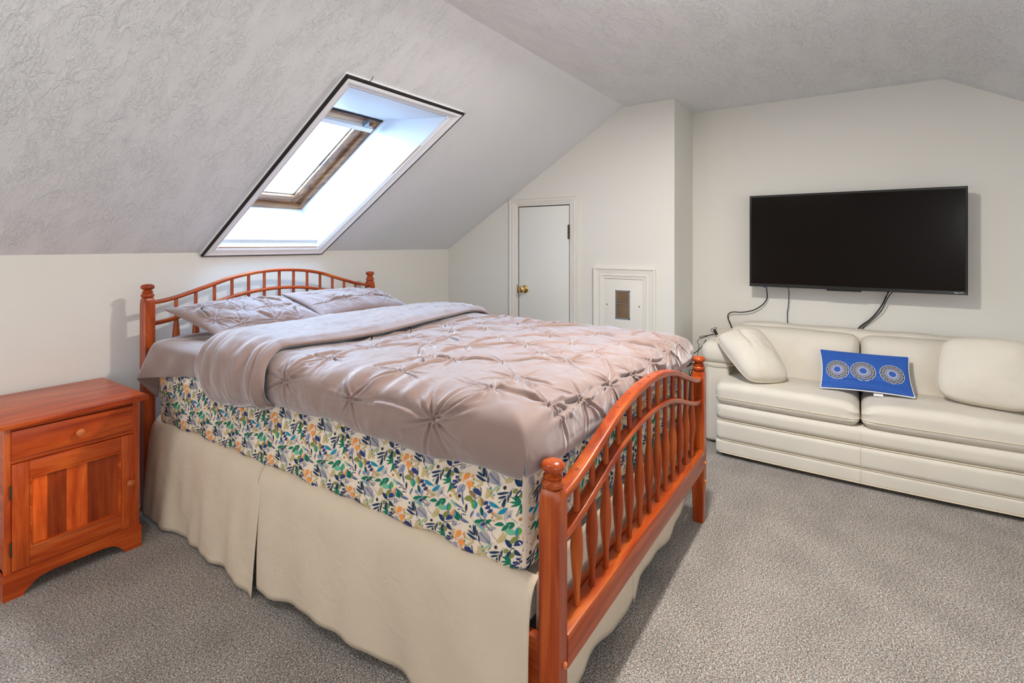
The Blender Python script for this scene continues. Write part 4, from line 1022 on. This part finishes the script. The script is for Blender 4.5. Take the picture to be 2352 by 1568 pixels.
for cx, cy in ((.080, .106), (.202, .106), (.334, .108)):
    R = .057
    pol = lambda r, a: (cx+R*r*math.cos(a), cy+R*r*math.sin(a))
    ringp = [pol(.99+.022*math.cos(16*2*PI*k/96), 2*PI*k/96) for k in range(97)]
    for k in range(24): # navy ground ring
        a0, a1 = 2*PI*k/24, 2*PI*(k+1)/24; blob([pol(.46, a0), pol(.97, a0), pol(.97, (a0+a1)/2), pol(.97, a1), pol(.46, a1)], .0010, 0)
    stroke(ringp, .0022, .0020, 1)
    for k in range(14):
        a = 2*PI*k/14; da = 2*PI/14
        up = [pol(.30, a-.05), pol(.50, a-.13), pol(.60, a-.15), pol(.72, a-.10), pol(.84, a-.02), pol(.86, a+.02), pol(.72, a+.10), pol(.60, a+.15), pol(.50, a+.13), pol(.30, a+.05)]
        stroke([tuple(x) for x in catmull(up, 3)], .0014, .0020, 1)
        stroke([pol(.50, a-.05), pol(.58, a-.06), pol(.64, a), pol(.58, a+.06), pol(.50, a+.05)], .0012, .0020, 1)
        stroke([pol(.30, a+da/2), pol(.46, a+da/2)], .0014, .0020, 1)
        b = a+da/2
        for dr, dd_ in ((.74, 0), (.83, .07), (.83, -.07), (.88, 0)):
            c0 = pol(dr, b+dd_); blob([(c0[0]+.0022*math.cos(q), c0[1]+.0022*math.sin(q)) for q in (0, 1.57, 3.14, 4.71)], .0020, 2)
emb.mk('embroidery', [M['navy'], M['cream'], M['yellow']], o, smooth=False)
g_ = G(); g_.add([on(.50, .012, .0), on(.60, .012, .0), on(.60, -.02, -.004), on(.50, -.02, -.004)], [(0, 1, 2, 3)])
p0 = np.array(cb[0])*.42+np.array(cb[1])*.58; p1 = np.array(cb[0])*.32+np.array(cb[1])*.68; dn = np.array((-.006, 0, -.012))
mk('care_tag', [tuple(p0), tuple(p1), tuple(p1+dn), tuple(p0+dn)], [(0, 1, 2, 3)], M['cream'], o, smooth=False)

# ------------------------------------------------------------------ television
TX = XT-.14
tv = thing('television', 'black flat screen television mounted on the wall above the sofa', 'television', (XT-.07, .05, .967))
ty0, ty1, tz0, tz1 = -.500, .597, .967, 1.565
v, f = box_vf(TX+.004, TX+.05, ty0, ty1, tz0, tz1, .003); mk('housing', v, f, M['tvframe'], tv)
def xr(y0, y1, z0, z1, x): return [(x, y0, z0), (x, y1, z0), (x, y1, z1), (x, y0, z1)]
bz = ringq([xr(ty0, ty1, tz0, tz1, TX+.004), xr(ty0, ty1, tz0, tz1, TX), xr(ty0+.003, ty1-.003, tz0+.003, tz1-.003, TX-.002), xr(ty0+.012, ty1-.011, tz0+.020, tz1-.013, TX-.001), xr(ty0+.013, ty1-.012, tz0+.021, tz1-.014, TX+.003)])
bz.mk('bezel', M['tvframe'], tv, smooth=False)
box('screen', M['tvscreen'], tv, TX+.001, TX+.0035, ty0+.011, ty1-.010, tz0+.019, tz1-.012, 0)
box('sensor_bar', M['tvframe'], tv, TX+.004, TX+.03, -.02, .16, tz0-.009, tz0+.001, .003)
box('wall_bracket', M['cable'], tv, TX+.05, XT-.002, -.15, .25, 1.12, 1.42, .003)
box('status_light', mat('blue_plug', (.05, .12, .8, 1), .3, .5), tv, TX+.006, TX+.02, .505, .517, tz0-.006, tz0+.001, .001)
cu = bpy.data.curves.new('logo', 'FONT'); cu.body = 'Roku TV'; cu.size = .0105; cu.align_x = 'RIGHT'; cu.extrude = .0002
to = bpy.data.objects.new('tmp_text', cu); C.objects.link(to); bpy.context.view_layer.update()
me = bpy.data.meshes.new_from_object(to.evaluated_get(bpy.context.evaluated_depsgraph_get())); bpy.data.objects.remove(to)
Rm = Matrix(((0, 0, -1), (-1, 0, 0), (0, 1, 0)))
vs = [Rm @ w.co for w in me.vertices]; vs = [(TX-.0022+p.x, ty0+.020+p.y, tz0+.0075+p.z) for p in vs]
lg = mk('logo', vs, [tuple(p.vertices) for p in me.polygons], M['logo'], tv, smooth=False); lg['label'] = 'small white lettering at the lower corner of the bezel'
bpy.data.meshes.remove(me)

# ------------------------------------------------------------------ cables
def cable(pts, r, label, name='power_cable', sub=8):
    v, f = tube_vf(pts, r, 8, sub); o = mk(name, v, f, M['cable']); return tag(o, label, 'cable', None)
cable([(TX+.03, .50, .9615), (XT-.05, .505, .93), (XT-.03, .507, .880), (XT-.03, .535, .835), (XT-.03, .59, .795), (XT-.03, .66, .776), (XT-.03, .725, .772), (XT-.03, .752, .752), (XT-.02, .753, .72), (XT-.008, .735, .665), (XT-.008, .725, .58)], .0038, 'black cable curling left from the television towards the sofa corner')
cable([(TX+.04, .374, .9615), (XT-.04, .375, .93), (XT-.03, .379, .845), (XT-.018, .386, .79), (XT-.009, .386, .73), (XT-.009, .386, .60)], .0026, 'thin black cable hanging straight down from the television')
cable([(TX+.04, -.150, .9615), (XT-.035, -.142, .93), (XT-.03, -.128, .89), (XT-.027, -.10, .836), (XT-.018, -.062, .782), (XT-.009, -.014, .735), (XT-.009, .035, .66)], .0044, 'thicker black cable slanting down left from the television')
cable([(TX+.04, -.168, .9615), (XT-.045, -.155, .935), (XT-.04, -.138, .895), (XT-.034, -.121, .85), (XT-.028, -.098, .815), (XT-.018, -.060, .766), (XT-.008, -.024, .724), (XT-.008, .02, .65)], .0028, 'thinner black cable twisted beside the slanting one under the television')
# adaptor and its leads lying on the sofa arm
ad = thing('power_adaptor', 'small black power adaptor with looped leads on the sofa arm', 'adaptor', (3.655, .80, .60))
v, f = box_vf(-.006, .006, -.009, .009, -.020, .020, .002)
R3 = Matrix.Rotation(math.radians(-28), 3, 'X')
AS = .9566; ap_ = lambda p: (p[0]*AS, p[1]*AS, 1.25+(p[2]-1.25)*AS)
vs = [ap_(R3 @ Vector(p)+Vector((3.659, .800, .650))) for p in v]; mk('adaptor_body', vs, f, M['cable'], ad)
for pts, r in (([(3.659, .806, .634), (3.66, .83, .628), (3.66, .865, .612), (3.66, .898, .598)], .0035), ([(3.659, .80, .668), (3.659, .79, .678), (3.659, .805, .678), (3.659, .83, .664), (3.659, .822, .650), (3.659, .81, .640)], .0018), ([(3.659, .898, .598), (3.659, .904, .606), (3.659, .885, .614), (3.659, .85, .622), (3.659, .81, .630)], .0018), ([(3.659, .898, .598), (3.659, .914, .583), (3.659, .918, .568), (3.659, .908, .550), (3.66, .914, .51), (3.69, .93, .44)], .0018)):
    v, f = tube_vf([ap_(p) for p in pts], r, 6, 6); mk('lead', v, f, M['cable'], ad)
cable([(3.745, 1.00, .12), (3.75, .99, .30), (3.76, .965, .37), (3.76, .985, .40), (3.76, .998, .43), (3.76, .985, .462), (3.755, .965, .47), (3.75, .93, .50), (3.74, .90, .54), (3.72, .875, .58)], .0030, 'thin black cord looping in the corner between wall and sofa', 'power_cable')
cable([(3.72, .985, .008), (3.72, .99, .10), (3.72, .985, .28), (3.73, .992, .345), (3.74, .97, .36), (3.745, .955, .40), (3.75, .962, .44), (3.74, .985, .47), (3.70, .99, .50)], .0024, 'second thin black cord hanging in the corner behind the footboard', 'power_cable')

# ------------------------------------------------------------------ light
def area(name, loc, target, sx_, sy_, power, col, shape='RECTANGLE', spread=PI):
    l = bpy.data.lights.new(name, 'AREA'); l.shape = shape; l.size = sx_; l.size_y = sy_; l.energy = power; l.color = col; l.spread = spread
    o = bpy.data.objects.new(name, l); C.objects.link(o); o.location = loc
    o.rotation_euler = (Vector(target)-Vector(loc)).to_track_quat('-Z', 'Y').to_euler(); return o
area('ceiling_lamp', (1.83, .50, 2.16), (1.83, .50, 0), .13, .13, 44, (1.0, .95, .88), 'DISK')
pl = bpy.data.lights.new('ceiling_bulb', 'POINT'); pl.energy = 6; pl.color = (1, .97, .92); pl.shadow_soft_size = .06
po = bpy.data.objects.new('ceiling_bulb', pl); C.objects.link(po); po.location = (1.55, .25, 2.04)
area('front_fill_light', (.9, -1.9, 1.15), (1.4, 2.0, 1.0), 3.2, 1.3, 24, (.92, .97, 1.0))  # added soft fill out of view; no window exists in the front wall
area('left_fill_light', (-1.4, 1.95, .85), (2.0, .6, 1.3), 1.3, 1.1, 18, (.97, .98, 1.0))  # added fill for the left side of the scene, not a real window
area('overhead_fill_light', (.05, 1.30, 2.14), (.05, 1.30, 0), .3, .3, 9, (1.0, .96, .90), 'DISK')  # overhead fill added to brighten the nightstand top; no fixture hangs here
pl = bpy.data.lights.new('rear_fill_light', 'POINT'); pl.energy = 21; pl.color = (.96, .98, 1.0); pl.shadow_soft_size = .12  # point fill added behind the camera to lift the ceiling; no lamp stands there
po = bpy.data.objects.new('rear_fill_light', pl); C.objects.link(po); po.location = (-.7, -1.35, 1.5)
pp = area('skylight_portal', fp(1.745, .46, .12), fp(1.745, .46, -1), .62, .92, 0, (1, 1, 1)); pp.data.cycles.is_portal = True
w = bpy.data.worlds.new('sky'); S.world = w; w.use_nodes = True
bg = w.node_tree.nodes['Background']; bg.inputs['Color'].default_value = (.42, .67, 1.0, 1); bg.inputs['Strength'].default_value = 37.0

# ------------------------------------------------------------------ camera
cam = bpy.data.cameras.new('camera'); co = bpy.data.objects.new('camera', cam); C.objects.link(co)
F, CX, HY = 1180., 1176., 559.
cam.sensor_width = 36; cam.lens = 36*F/2352; cam.shift_y = (HY-784)/2352; cam.clip_start = .02
co.location = (0, 0, 1.25); co.rotation_euler = (PI/2, 0, math.radians(33.9359)-PI/2)
S.camera = co
S.view_settings.view_transform = 'Standard'; S.view_settings.look = 'None'; S.view_settings.gamma = 1; S.view_settings.use_curve_mapping = False
S.view_settings.exposure = 0.0
S.cycles.use_denoising = True
S.cycles.max_bounces = 7; S.cycles.diffuse_bounces = 4; S.cycles.use_adaptive_sampling = True; S.cycles.adaptive_threshold = .04; S.cycles.sample_clamp_indirect = 6
